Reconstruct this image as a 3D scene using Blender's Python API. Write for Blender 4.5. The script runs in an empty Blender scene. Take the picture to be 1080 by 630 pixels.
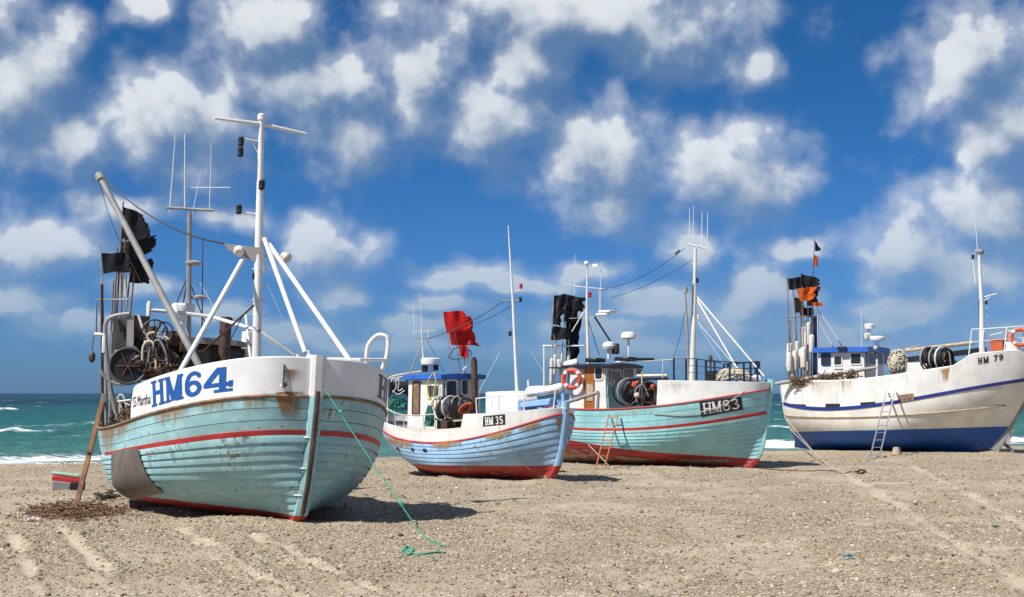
import bpy, bmesh, math, random
import numpy as np
from mathutils import Matrix, Vector
random.seed(7); rng = np.random.default_rng(7)
R = math.radians
SC = bpy.context.scene
COL = SC.collection

# ------------------------------------------------------------------ camera
FPX, CAMH = 1500.0, 2.45                       # focal length in pixels of the 1080 px wide photograph
PITCH = math.atan(100 / FPX)
cam = bpy.data.cameras.new('camera'); camo = bpy.data.objects.new('camera', cam); COL.objects.link(camo)
cam.sensor_width = 36; cam.lens = 36 * FPX / 1080
cam.clip_start = 0.1; cam.clip_end = 60000
camo.location = (0, 0, CAMH); camo.rotation_euler = (math.pi / 2 + PITCH, 0, 0)
SC.camera = camo

# ------------------------------------------------------------------ light
SUN_AZ, SUN_EL = R(233), R(51)                 # clockwise from +Y
sdir = Vector((math.sin(SUN_AZ) * math.cos(SUN_EL), math.cos(SUN_AZ) * math.cos(SUN_EL), math.sin(SUN_EL)))
sl = bpy.data.lights.new('sun', 'SUN'); sl.energy = 5.0; sl.angle = R(0.53); sl.color = (1, .955, .88)
so = bpy.data.objects.new('sun', sl); COL.objects.link(so)
so.rotation_euler = (-sdir).to_track_quat('-Z', 'Y').to_euler()
SC.view_settings.view_transform = 'Standard'; SC.view_settings.look = 'None'
SC.view_settings.exposure = 0.3; SC.view_settings.gamma = 1.0

def pixel_ray(px, py):
    a = (px - 540) / FPX; b = (315 - py) / FPX
    return np.array([a, math.cos(PITCH) - b * math.sin(PITCH), math.sin(PITCH) + b * math.cos(PITCH)])
def project(P):
    P = np.asarray(P, float); x, y, z = P[..., 0], P[..., 1], P[..., 2] - CAMH
    d = y * math.cos(PITCH) + z * math.sin(PITCH); u = -y * math.sin(PITCH) + z * math.cos(PITCH)
    return 540 + FPX * x / d, 315 - FPX * u / d

# ------------------------------------------------------------------ sky with cumulus clouds (by direction)
W = bpy.data.worlds.new('World'); SC.world = W; W.use_nodes = True
def build_world():
    nt = W.node_tree; N = nt.nodes; Lk = nt.links; N.clear()
    def azel(px, py):
        r = pixel_ray(px, py); r = r / np.linalg.norm(r)
        return math.degrees(math.atan2(r[0], r[1])), math.degrees(math.asin(r[2]))
    # x, y, rx, ry in pixels of the photograph
    blobs = [(25, 85, 66, 88), (75, 145, 46, 46), (180, 125, 84, 62), (215, 160, 56, 44), (278, 32, 62, 42), (332, 88, 82, 52), (372, 140, 52, 48),
             (448, 85, 44, 62), (520, 122, 66, 52), (600, 16, 190, 50), (560, 60, 60, 40), (690, 45, 70, 40), (628, 165, 80, 62), (640, 215, 50, 36), (768, 178, 74, 54), (795, 205, 52, 44),
             (800, 65, 30, 24), (1030, 68, 70, 64), (1058, 132, 62, 50), (1045, 225, 82, 56), (960, 272, 66, 38), (1030, 292, 92, 42), (345, 260, 50, 37), (50, 258, 64, 35), (150, 6, 34, 22),
             (490, 292, 58, 18), (20, 315, 60, 15), (95, 343, 60, 13), (355, 316, 40, 20), (725, 262, 36, 24), (805, 312, 52, 38), (945, 332, 60, 26), (870, 352, 60, 18),
             (590, 340, 60, 18), (690, 318, 60, 20), (560, 300, 44, 14), (760, 345, 60, 18), (430, 345, 60, 14), (310, 350, 60, 16), (200, 366, 110, 12), (420, 366, 90, 12), (680, 368, 150, 16), (900, 372, 140, 16), (250, 230, 40, 16), (620, 285, 46, 12), (840, 262, 40, 16), (470, 322, 50, 12), (640, 352, 70, 12), (150, 300, 46, 12), (220, 330, 50, 12), (120, 215, 50, 16), (1060, 350, 60, 20)]
    # cloud cover as a smooth field over azimuth and elevation; it is written into a few curve nodes as a
    # low-rank sum f_k(az) * g_k(el); outside the frame the same kind of cloud goes on
    AZ, EL = 26.0, 40.0
    r2 = random.Random(3); K = 180 / math.pi / FPX
    allb = [(*azel(x, y), rx * K * 1.06, ry * K * 1.06) for x, y, rx, ry in blobs]
    for i in range(16):
        allb.append((r2.uniform(-25, 25), r2.uniform(18.5, 39), r2.uniform(2.2, 4.5), r2.uniform(1.2, 2.6)))
    for sx in (-1, 1):
        for i in range(4): allb.append((sx * r2.uniform(22.5, 25.5), r2.uniform(2, 16), r2.uniform(1.5, 2.8), r2.uniform(.9, 1.8)))
    ga = np.linspace(-AZ, AZ, 257); ge = np.linspace(0, EL, 257); GA, GE = np.meshgrid(ga, ge, indexing='ij')
    fld = np.full(GA.shape, 9.)
    for az, el, rx, ry in allb:
        q = np.hypot((GA - az) / rx, (GE - el) / ry); k = .34; h = np.clip(k - np.abs(fld - q), 0, None) / k
        fld = np.minimum(fld, q) - h * h * h * k / 6
    fld = np.clip(1 - fld, -.75, 1)
    Us, Sv, Vt = np.linalg.svd(fld); RK = 24
    fa = Us[:, :RK] * np.sqrt(Sv[:RK]); fe = Vt[:RK].T * np.sqrt(Sv[:RK])
    G = bpy.data.node_groups.new('cloud_density', 'ShaderNodeTree')
    G.interface.new_socket('v', in_out='INPUT', socket_type='NodeSocketVector')
    G.interface.new_socket('D', in_out='OUTPUT', socket_type='NodeSocketFloat')
    gi = G.nodes.new('NodeGroupInput'); go = G.nodes.new('NodeGroupOutput')
    def gn(t, **k):
        n = G.nodes.new(t)
        for a, b in k.items(): setattr(n, a, b)
        return n
    def gm(op, a, b):
        n = gn('ShaderNodeMath', operation=op)
        for i, q in enumerate((a, b)):
            if isinstance(q, (int, float)): n.inputs[i].default_value = q
            else: G.links.new(q, n.inputs[i])
        return n.outputs[0]
    nz = gn('ShaderNodeTexNoise', noise_dimensions='2D'); nz.inputs['Scale'].default_value = .42; nz.inputs['Detail'].default_value = 2
    G.links.new(gi.outputs[0], nz.inputs['Vector'])
    sub = gn('ShaderNodeVectorMath', operation='MULTIPLY_ADD'); sub.inputs[1].default_value = (1.3, .9, 0); sub.inputs[2].default_value = (-.65, -.45, 0)
    G.links.new(nz.outputs['Color'], sub.inputs[0])
    add = gn('ShaderNodeVectorMath', operation='ADD'); G.links.new(gi.outputs[0], add.inputs[0]); G.links.new(sub.outputs[0], add.inputs[1])
    sx = gn('ShaderNodeSeparateXYZ'); G.links.new(add.outputs[0], sx.inputs[0])
    na = gm('DIVIDE', gm('PINGPONG', gm('ADD', sx.outputs[0], AZ), 2 * AZ), 2 * AZ); ne = gm('DIVIDE', gm('PINGPONG', gm('MAXIMUM', sx.outputs[1], 0.), EL), EL)
    ca = gn('ShaderNodeCombineXYZ'); ce = gn('ShaderNodeCombineXYZ')
    for i in range(3): G.links.new(na, ca.inputs[i]); G.links.new(ne, ce.inputs[i])
    def curves(src, F3):
        n = gn('ShaderNodeRGBCurve'); cm = n.mapping; cm.use_clip = False; cm.extend = 'HORIZONTAL'
        for j in range(3):
            c = cm.curves[j]; step = 2; ix = list(range(0, 257, step))
            while len(c.points) < len(ix): c.points.new(.5, .5)
            for p, i in zip(c.points, ix): p.location = (i / 256, float(F3[i, j]))
        cm.update(); G.links.new(src, n.inputs['Color']); return n.outputs[0]
    cur = None
    for k in range(0, RK, 3):
        A3 = fa[:, k:k + 3]; E3 = fe[:, k:k + 3]
        dt = gn('ShaderNodeVectorMath', operation='DOT_PRODUCT')
        ra = curves(ca.outputs[0], A3 / 8 + .5); re = curves(ce.outputs[0], E3 / 8 + .5)
        va = gn('ShaderNodeVectorMath', operation='SUBTRACT'); G.links.new(ra, va.inputs[0]); va.inputs[1].default_value = (.5, .5, .5)
        ve = gn('ShaderNodeVectorMath', operation='SUBTRACT'); G.links.new(re, ve.inputs[0]); ve.inputs[1].default_value = (.5, .5, .5)
        G.links.new(va.outputs[0], dt.inputs[0]); G.links.new(ve.outputs[0], dt.inputs[1])
        q = gm('MULTIPLY', dt.outputs['Value'], 64.0); cur = q if cur is None else gm('ADD', cur, q)
    n2 = gn('ShaderNodeTexNoise', noise_dimensions='2D'); n2.inputs['Scale'].default_value = .5; n2.inputs['Detail'].default_value = 7; n2.inputs['Roughness'].default_value = .5
    G.links.new(gi.outputs[0], n2.inputs['Vector'])
    vo = gn('ShaderNodeTexVoronoi', feature='F1', voronoi_dimensions='2D'); vo.inputs['Scale'].default_value = .62; vo.inputs['Detail'].default_value = 2; vo.inputs['Roughness'].default_value = .5
    G.links.new(add.outputs[0], vo.inputs['Vector'])
    d = gm('ADD', cur, gm('MULTIPLY', gm('SUBTRACT', n2.outputs['Fac'], .5), 1.15))
    d = gm('ADD', d, gm('MULTIPLY', gm('SUBTRACT', .54, vo.outputs['Distance']), .30))
    G.links.new(d, go.inputs[0])
    # main tree
    def nn(t, **k):
        n = N.new(t)
        for a, b in k.items(): setattr(n, a, b)
        return n
    def M(op, a, b=0.0, c=0.0, clamp=False):
        n = nn('ShaderNodeMath', operation=op); n.use_clamp = clamp
        for i, q in enumerate((a, b, c)):
            if isinstance(q, (int, float)): n.inputs[i].default_value = q
            else: Lk.new(q, n.inputs[i])
        return n.outputs[0]
    tc = nn('ShaderNodeTexCoord'); sp = nn('ShaderNodeSeparateXYZ'); Lk.new(tc.outputs['Generated'], sp.inputs[0])
    az = M('MULTIPLY', M('ARCTAN2', sp.outputs[0], sp.outputs[1]), 180 / math.pi)
    el = M('MULTIPLY', M('ARCSINE', sp.outputs[2]), 180 / math.pi)
    cb = nn('ShaderNodeCombineXYZ'); Lk.new(az, cb.inputs[0]); Lk.new(el, cb.inputs[1])
    g1 = nn('ShaderNodeGroup', node_tree=G); Lk.new(cb.outputs[0], g1.inputs[0])
    of = nn('ShaderNodeVectorMath', operation='ADD'); Lk.new(cb.outputs[0], of.inputs[0]); of.inputs[1].default_value = (-.75, 1.25, 0)
    g2 = nn('ShaderNodeGroup', node_tree=G); Lk.new(of.outputs[0], g2.inputs[0])
    def smooth(x, a, b):
        n = nn('ShaderNodeMapRange', interpolation_type='SMOOTHSTEP'); n.inputs[1].default_value = a; n.inputs[2].default_value = b
        Lk.new(x, n.inputs[0]); return n.outputs[0]
    thick = smooth(g1.outputs[0], .22, 1.0)
    lit = smooth(M('SUBTRACT', M('SUBTRACT', g1.outputs[0], g2.outputs[0]), M('MULTIPLY', thick, .34)), -.52, .62)
    # crisp on the sunlit side, fraying on the shaded side
    alpha = M('DIVIDE', M('ADD', g1.outputs[0], M('ADD', .06, M('MULTIPLY', M('SUBTRACT', 1., lit), .20))), M('ADD', .46, M('MULTIPLY', M('SUBTRACT', 1., lit), .85)), clamp=True)
    veil = M('MULTIPLY', smooth(g1.outputs[0], -.50, .38), .52)      # thin veil round and between the cumulus
    alpha = M('MAXIMUM', M('MULTIPLY', smooth(alpha, 0, 1), .90), veil)
    sky = nn('ShaderNodeTexSky', sky_type='NISHITA'); sky.sun_disc = False
    sky.sun_elevation = SUN_EL; sky.sun_rotation = SUN_AZ; sky.altitude = 0; sky.air_density = 1.0; sky.dust_density = .35; sky.ozone_density = 2.2
    tint = nn('ShaderNodeMix', data_type='RGBA', blend_type='MULTIPLY'); tint.inputs[0].default_value = 1; Lk.new(sky.outputs[0], tint.inputs[6])
    tg = nn('ShaderNodeMix', data_type='RGBA'); Lk.new(smooth(el, -2, 14), tg.inputs[0]); tg.inputs[6].default_value = (.36, .72, 1.62, 1); tg.inputs[7].default_value = (.18, .63, 1.15, 1)
    Lk.new(tg.outputs[2], tint.inputs[7])
    bg1 = nn('ShaderNodeBackground'); bg1.inputs[1].default_value = .05; Lk.new(tint.outputs[2], bg1.inputs[0])
    cm = nn('ShaderNodeMix', data_type='RGBA'); Lk.new(lit, cm.inputs[0])
    cm.inputs[6].default_value = (.15, .23, .35, 1); cm.inputs[7].default_value = (.66, .69, .715, 1)
    hz = nn('ShaderNodeMix', data_type='RGBA'); Lk.new(smooth(el, 0.3, 9.0), hz.inputs[0])
    hz.inputs[6].default_value = (.20, .315, .46, 1); Lk.new(cm.outputs[2], hz.inputs[7])
    bg2 = nn('ShaderNodeBackground'); bg2.inputs[1].default_value = 1; Lk.new(hz.outputs[2], bg2.inputs[0])
    al = M('MULTIPLY', alpha, smooth(el, -.2, 1.2))
    ms = nn('ShaderNodeMixShader'); Lk.new(al, ms.inputs[0]); Lk.new(bg1.outputs[0], ms.inputs[1]); Lk.new(bg2.outputs[0], ms.inputs[2])
    out = nn('ShaderNodeOutputWorld'); Lk.new(ms.outputs[0], out.inputs[0])
build_world()

# ------------------------------------------------------------------ materials
MATS = {}
def newmat(name):
    m = bpy.data.materials.new(name); m.use_nodes = True; m.node_tree.nodes.clear(); return m
class NB:
    def __init__(s, m): s.t = m.node_tree; s.N = s.t.nodes; s.L = s.t.links
    def n(s, ty, **k):
        q = s.N.new(ty)
        for a, b in k.items(): setattr(q, a, b)
        return q
    def link(s, a, b): s.L.new(a, b)
    def put(s, sock, v):
        if isinstance(v, bpy.types.NodeSocket): s.L.new(v, sock)
        elif isinstance(v, (tuple, list)) and len(v) == 3 and sock.type == 'RGBA': sock.default_value = (*v, 1)
        else: sock.default_value = v
    def math(s, op, a, b=0.0, clamp=False):
        q = s.n('ShaderNodeMath', operation=op); q.use_clamp = clamp; s.put(q.inputs[0], a); s.put(q.inputs[1], b); return q.outputs[0]
    def noise(s, vec, scale, detail=4, rough=.55, fac=True):
        q = s.n('ShaderNodeTexNoise'); s.link(vec, q.inputs['Vector']); q.inputs['Scale'].default_value = scale
        q.inputs['Detail'].default_value = detail; q.inputs['Roughness'].default_value = rough
        return q.outputs['Fac'] if fac else q.outputs['Color']
    def ramp(s, x, a, b, lo=0., hi=1.):
        q = s.n('ShaderNodeMapRange', interpolation_type='SMOOTHSTEP'); s.put(q.inputs[0], x)
        q.inputs[1].default_value = a; q.inputs[2].default_value = b; q.inputs[3].default_value = lo; q.inputs[4].default_value = hi; return q.outputs[0]
    def mix(s, f, a, b, blend='MIX'):
        q = s.n('ShaderNodeMix', data_type='RGBA', blend_type=blend); s.put(q.inputs[0], f); s.put(q.inputs[6], a); s.put(q.inputs[7], b); return q.outputs[2]
    def scaled(s, vec, sc):
        q = s.n('ShaderNodeVectorMath', operation='MULTIPLY'); s.link(vec, q.inputs[0]); q.inputs[1].default_value = sc; return q.outputs[0]
    def finish(s, col, rough=.5, metal=0., bump=None, bd=.01, bs=.4, spec=.5, alpha=None):
        p = s.n('ShaderNodeBsdfPrincipled'); s.put(p.inputs['Base Color'], col); s.put(p.inputs['Roughness'], rough)
        s.put(p.inputs['Metallic'], metal); p.inputs['Specular IOR Level'].default_value = spec
        if bump is not None:
            b = s.n('ShaderNodeBump'); b.inputs['Distance'].default_value = bd; b.inputs['Strength'].default_value = bs
            s.link(bump, b.inputs['Height']); s.link(b.outputs[0], p.inputs['Normal'])
        o = s.n('ShaderNodeOutputMaterial')
        if alpha is not None:
            tr = s.n('ShaderNodeBsdfTransparent'); mx = s.n('ShaderNodeMixShader'); s.put(mx.inputs[0], alpha)
            s.link(tr.outputs[0], mx.inputs[1]); s.link(p.outputs[0], mx.inputs[2]); s.link(mx.outputs[0], o.inputs[0])
        else: s.link(p.outputs[0], o.inputs[0])
        return p
RUST = (.16, .055, .018)
def paint(name, col, rough=.45, rust=0., dirt=.25, var=.12, under=None, scale=1., metal=0., bumpd=.004):
    """weathered coat: mottled tone, vertical dirt streaks, chips down to rust"""
    if name in MATS: return MATS[name]
    m = newmat(name); b = NB(m); tc = b.n('ShaderNodeTexCoord').outputs['Object']
    n1 = b.noise(tc, 1.7 * scale, 5); n2 = b.noise(b.scaled(tc, (7 * scale, 7 * scale, .9 * scale)), 1.0, 5, .6); n3 = b.noise(tc, 14 * scale, 6, .65)
    lo = tuple(c * (1 - var * 1.6) for c in col); hi = tuple(min(.9, c * (1 + var)) for c in col)
    c = b.mix(b.ramp(n1, .3, .7), lo, hi)
    dcol = tuple(.55 * a + .45 * d for a, d in zip(col, (.20, .15, .10)))
    c = b.mix(b.math('MULTIPLY', b.ramp(n2, .5, .8), dirt), c, tuple(d * .75 for d in dcol))
    r = rough
    if rust > 0:
        mask = b.ramp(b.math('ADD', b.math('MULTIPLY', n3, .75), b.math('MULTIPLY', n1, .25)), .66 - .2 * rust, .72 - .2 * rust)
        rc = b.mix(n3, RUST, (.30, .12, .035))
        c = b.mix(mask, c, rc if under is None else under); r = b.math('ADD', rough, b.math('MULTIPLY', mask, .35), True)
    b.finish(c, r, metal, n3, bumpd, .12); MATS[name] = m; return m
def hull_paint(name, top, bottom, rust=.2, worn=(.30, .24, .18), dirt=.5):
    """side colour above the painted line, bottom colour below it (vertex attribute wl = height above that line)"""
    m = newmat(name); b = NB(m); tc = b.n('ShaderNodeTexCoord').outputs['Object']
    at = b.n('ShaderNodeAttribute', attribute_name='wl').outputs['Fac']
    n1 = b.noise(tc, 1.3, 5); n2 = b.noise(b.scaled(tc, (5, 5, .8)), 1.0, 5, .6); n3 = b.noise(tc, 11, 6, .65); n4 = b.noise(b.scaled(tc, (1.2, 1.2, 4)), 2.2, 5, .6)
    lo = tuple(c * .80 for c in top); hi = tuple(min(.88, c * 1.1) for c in top)
    c = b.mix(b.ramp(n1, .3, .7), lo, hi)
    rnd = b.n('ShaderNodeObjectInfo').outputs['Random']
    c = b.mix(b.math('MULTIPLY', rnd, .30), c, tuple(.72 * q + .02 for q in top))
    c = b.mix(b.math('MULTIPLY', b.ramp(n2, .5, .72), dirt), c, tuple(.6 * a + .4 * d for a, d in zip(top, (.16, .12, .07))))
    c = b.mix(b.math('MULTIPLY', b.ramp(n4, .54, .68), .45), c, tuple(min(.85, .5 * a + .38) for a in top))
    mask = b.ramp(b.math('ADD', b.math('MULTIPLY', n3, .65), b.math('MULTIPLY', n1, .35)), .64 - .2 * rust, .69 - .2 * rust)
    c = b.mix(mask, c, b.mix(n3, RUST, (.32, .15, .05)))
    bo = b.mix(b.ramp(n1, .3, .7), tuple(q * .75 for q in bottom), bottom)
    bo = b.mix(b.ramp(b.math('ADD', n4, b.math('MULTIPLY', at, .35)), .28, .36), worn, bo)
    edge = b.math('ADD', at, b.math('MULTIPLY', b.math('SUBTRACT', n3, .5), .03))
    c = b.mix(b.ramp(edge, -.006, .006), bo, c)
    b.finish(c, .5, 0, n3, .006, .4); return m
def flatmat(name, col, rough=.6, metal=0., var=.15, scale=6, bump=.004, spec=.5):
    if name in MATS: return MATS[name]
    m = newmat(name); b = NB(m); tc = b.n('ShaderNodeTexCoord').outputs['Object']
    n = b.noise(tc, scale, 6, .6)
    c = b.mix(b.ramp(n, .3, .7), tuple(q * (1 - var) for q in col), tuple(min(.9, q * (1 + var)) for q in col))
    b.finish(c, rough, metal, n, bump, .5, spec); MATS[name] = m; return m
def rustmat(name='rust_stain', col=(.33, .17, .06), a0=.32, a1=.80, amt=.85):
    """a stain with a shape of its own: streaky, fading downwards from where the water runs"""
    if name in MATS: return MATS[name]
    m = newmat(name); b = NB(m); tc = b.n('ShaderNodeTexCoord').outputs['Object']
    at = b.n('ShaderNodeAttribute', attribute_name='fade').outputs['Fac']
    n2 = b.noise(b.scaled(tc, (9, 9, .7)), 1.0, 5, .65); n3 = b.noise(tc, 12, 5, .65)
    f = b.math('ADD', b.math('MULTIPLY', n2, .7), b.math('MULTIPLY', n3, .3))
    al = b.math('MULTIPLY', b.ramp(b.math('MULTIPLY', f, b.math('ADD', at, .35)), a0, a1), b.ramp(at, .0, .35, 0, amt), True)
    c = b.mix(n3, tuple(q * .6 for q in col), tuple(q * 1.3 for q in col))
    b.finish(c, .75, alpha=al); MATS[name] = m; return m
def glass(name, col=(.015, .02, .025)):
    if name in MATS: return MATS[name]
    m = newmat(name); b = NB(m); tc = b.n('ShaderNodeTexCoord').outputs['Object']
    n = b.noise(tc, 3, 3); b.finish(b.mix(n, col, tuple(q * 2.2 for q in col)), b.ramp(n, .3, .7, .08, .22)); MATS[name] = m; return m

WHITE = paint('white_paint', (.77, .77, .75), .42, 0., .2, .06)
WHITEW = paint('white_paint_worn', (.74, .73, .70), .5, .2, .38, .08)
CREAM = paint('cream_paint', (.62, .58, .46), .5, .2, .3)
GREY = paint('grey_galvanised', (.30, .30, .29), .5, .18, .35, .15)
DGREY = paint('dark_grey_steel', (.07, .07, .075), .5, .25, .3, .2)
BLACK = flatmat('black_rubber', (.012, .012, .013), .5)
BLACKP = paint('black_paint', (.012, .014, .022), .4, .12, .2)
RUSTM = paint('rusty_steel', (.065, .036, .026), .75, .55, .4, .3)
BROWN = paint('brown_paint', (.07, .036, .024), .6, .35, .3, .2)
BLUE = paint('roof_blue_paint', (.03, .13, .52), .4, .05, .15, .1)
NAVY = paint('navy_paint', (.015, .035, .20), .4, .05, .2)
RED = paint('red_paint', (.46, .035, .035), .5, .1, .25, .15, under=(.55, .5, .45))
ORANGE = paint('orange_plastic', (.62, .10, .025), .5, 0, .2)
REDW = paint('red_ring', (.60, .06, .025), .5, 0, .2)
TEAL = paint('teal_paint', (.29, .55, .57), .5, .15, .3)
TEAL3 = paint('aqua_paint', (.27, .58, .62), .5, .12, .25)
LBLUE = paint('light_blue_paint', (.27, .43, .70), .5, .1, .25)
WOODO = flatmat('varnished_door', (.34, .12, .025), .45, scale=3)
WOOD = flatmat('weathered_wood', (.22, .14, .08), .8, scale=5, var=.35)
WOODR = paint('orange_ladder_paint', (.42, .14, .045), .6, .25, .3)
PALEWOOD = flatmat('pale_wood', (.42, .34, .24), .8, scale=6, var=.25)
ALU = flatmat('aluminium', (.62, .63, .64), .38, .85, .1)
ROPEB = flatmat('tan_rope', (.30, .23, .15), .9, scale=25, var=.4, bump=.01)
ROPEG = flatmat('green_rope', (.03, .30, .20), .8, scale=30, var=.3)
NETB = flatmat('brown_net', (.13, .085, .05), .95, scale=40, var=.6, bump=.02)
NETG = flatmat('green_net', (.03, .17, .14), .9, scale=40, var=.5, bump=.02)
NETW = flatmat('beige_net', (.48, .43, .34), .9, scale=25, var=.4, bump=.02)
FOAMW = flatmat('white_foam_float', (.66, .64, .58), .7, scale=8, var=.12)
YELLOW = flatmat('yellow_hose', (.60, .46, .05), .5)
BLUEL = flatmat('blue_letters', (.010, .085, .32), .45, scale=9, var=.15, bump=.001)
NAVYL = flatmat('navy_letters', (.02, .04, .14), .45, scale=9, var=.15, bump=.001)
BLACKL = flatmat('black_letters', (.014, .016, .02), .5, scale=9, var=.2, bump=.001)
WHITEL = flatmat('white_letters', (.72, .72, .70), .5, scale=9, var=.08, bump=.001)
GLASS = glass('dark_window_glass'); GLASSG = glass('grey_window_glass', (.05, .06, .065))
LENS = flatmat('lamp_lens', (.02, .05, .04), .15); LENSR = flatmat('red_lens', (.35, .02, .03), .2)
STEELP = flatmat('bare_steel_plate', (.17, .145, .125), .55, .25, .25, 2.5)
def cloth(name, col):
    m = newmat(name); b = NB(m); tc = b.n('ShaderNodeTexCoord').outputs['Object']; n = b.noise(tc, 5, 4)
    c = b.mix(n, tuple(q * .6 for q in col), tuple(q * 1.3 for q in col))
    p = b.n('ShaderNodeBsdfDiffuse'); b.link(c, p.inputs[0]); t = b.n('ShaderNodeBsdfTranslucent'); b.link(c, t.inputs[0])
    mx = b.n('ShaderNodeMixShader'); mx.inputs[0].default_value = .3; b.link(p.outputs[0], mx.inputs[1]); b.link(t.outputs[0], mx.inputs[2])
    o = b.n('ShaderNodeOutputMaterial'); b.link(mx.outputs[0], o.inputs[0]); return m
CLB = cloth('black_flag_cloth', (.032, .033, .038)); CLR = cloth('red_flag_cloth', (.58, .03, .03)); CLO = cloth('orange_flag_cloth', (.75, .14, .03)); CLD = cloth('navy_flag_cloth', (.016, .02, .035))

# ------------------------------------------------------------------ mesh builder
class MB:
    def __init__(s): s.V = []; s.F = []; s.I = []; s.mi = 0
    def add(s, V, F):
        o = len(s.V); s.V.extend([tuple(map(float, v)) for v in V])
        for f in F: s.F.append([i + o for i in f]); s.I.append(s.mi)
        return s
    def box(s, c, size, rot=None, taper=1.0):
        c = np.array(c, float); h = np.array(size, float) / 2
        V = []
        for sz in (-1, 1):
            k = 1 if sz < 0 else taper
            for sx, sy in ((-1, -1), (1, -1), (1, 1), (-1, 1)): V.append(np.array([sx * h[0] * k, sy * h[1] * k, sz * h[2]]))
        if rot is not None: rr = np.array(rot); V = [rr @ v for v in V]
        return s.add([v + c for v in V], [(3, 2, 1, 0), (4, 5, 6, 7), (0, 1, 5, 4), (1, 2, 6, 5), (2, 3, 7, 6), (3, 0, 4, 7)])
    def bar(s, a, b, w, h, up=(0, 0, 1)):
        a = np.array(a, float); b = np.array(b, float); d = b - a; L = np.linalg.norm(d); d = d / L
        up = np.array(up, float); sd = np.cross(d, up); sd /= max(np.linalg.norm(sd), 1e-6); u = np.cross(sd, d)
        return s.box((a + b) / 2, (L, w, h), np.stack([d, sd, u], 1))
    def tube(s, pts, r, n=8, closed=False, caps=True):
        P = [np.array(p, float) for p in pts]; m = len(P)
        rr = list(r) if hasattr(r, '__len__') else [r] * m
        if len(rr) != m: rr = list(np.interp(np.linspace(0, 1, m), np.linspace(0, 1, len(rr)), rr))
        T = []
        for i in range(m):
            a = P[(i - 1) % m] if (closed or i > 0) else P[i]; c = P[(i + 1) % m] if (closed or i < m - 1) else P[i]
            t = c - a; T.append(t / max(np.linalg.norm(t), 1e-9))
        ref = np.array([0, 0, 1.]) if abs(T[0][2]) < .9 else np.array([1., 0, 0])
        u = np.cross(T[0], ref); u /= np.linalg.norm(u); V = []
        for i in range(m):
            u = u - T[i] * np.dot(u, T[i]); u /= max(np.linalg.norm(u), 1e-9); w = np.cross(T[i], u)
            for k in range(n):
                a = 2 * math.pi * k / n; V.append(P[i] + rr[i] * (math.cos(a) * u + math.sin(a) * w))
        F = []
        for i in range(m if closed else m - 1):
            j = (i + 1) % m
            for k in range(n): F.append((i * n + k, i * n + (k + 1) % n, j * n + (k + 1) % n, j * n + k))
        if caps and not closed: F.append(tuple(range(n))[::-1]); F.append(tuple((m - 1) * n + k for k in range(n)))
        return s.add(V, F)
    def lathe(s, prof, o, ax=(0, 0, 1), n=16):
        o = np.array(o, float); ax = np.array(ax, float); ax /= np.linalg.norm(ax)
        return s.tube([o + ax * z for _, z in prof], [max(r, 1e-4) for r, _ in prof], n)
    def torus(s, c, ax, R1, r, n=24, k=8, a0=0, a1=2 * math.pi):
        c = np.array(c, float); ax = np.array(ax, float); ax /= np.linalg.norm(ax)
        ref = np.array([0, 0, 1.]) if abs(ax[2]) < .9 else np.array([1., 0, 0])
        u = np.cross(ax, ref); u /= np.linalg.norm(u); w = np.cross(ax, u)
        full = abs(a1 - a0 - 2 * math.pi) < 1e-6
        A = np.linspace(a0, a1, n, endpoint=not full)
        return s.tube([c + R1 * (math.cos(a) * u + math.sin(a) * w) for a in A], r, k, closed=full)
    def grid(s, P):                       # P: (n, m, 3)
        n, m = P.shape[:2]
        return s.add(P.reshape(-1, 3), [(i * m + j, i * m + j + 1, (i + 1) * m + j + 1, (i + 1) * m + j) for i in range(n - 1) for j in range(m - 1)])
    def prism(s, poly, d):                # poly: 3d points, extruded by d
        n = len(poly); d = np.array(d, float); P = [np.array(p, float) for p in poly]
        return s.add(P + [p + d for p in P], [tuple(range(n))[::-1], tuple(range(n, 2 * n))] + [(i, (i + 1) % n, (i + 1) % n + n, i + n) for i in range(n)])
    def mesh(s, name, mats, off=(0, 0, 0), smooth=True, ang=38, attrs=None):
        me = bpy.data.meshes.new(name); V = np.array(s.V, float) - np.array(off, float)
        me.from_pydata([tuple(v) for v in V], [], s.F)
        for m in (mats if isinstance(mats, (list, tuple)) else [mats]): me.materials.append(m)
        me.polygons.foreach_set('material_index', s.I)
        if attrs:
            for k, a in attrs.items():
                at = me.attributes.new(k, 'FLOAT', 'POINT'); at.data.foreach_set('value', np.asarray(a, float).ravel())
        me.update()
        bm = bmesh.new(); bm.from_mesh(me); bmesh.ops.recalc_face_normals(bm, faces=bm.faces); bm.to_mesh(me); bm.free()
        if smooth:
            me.polygons.foreach_set('use_smooth', [True] * len(me.polygons)); me.set_sharp_from_angle(angle=R(ang))
        return me

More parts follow.
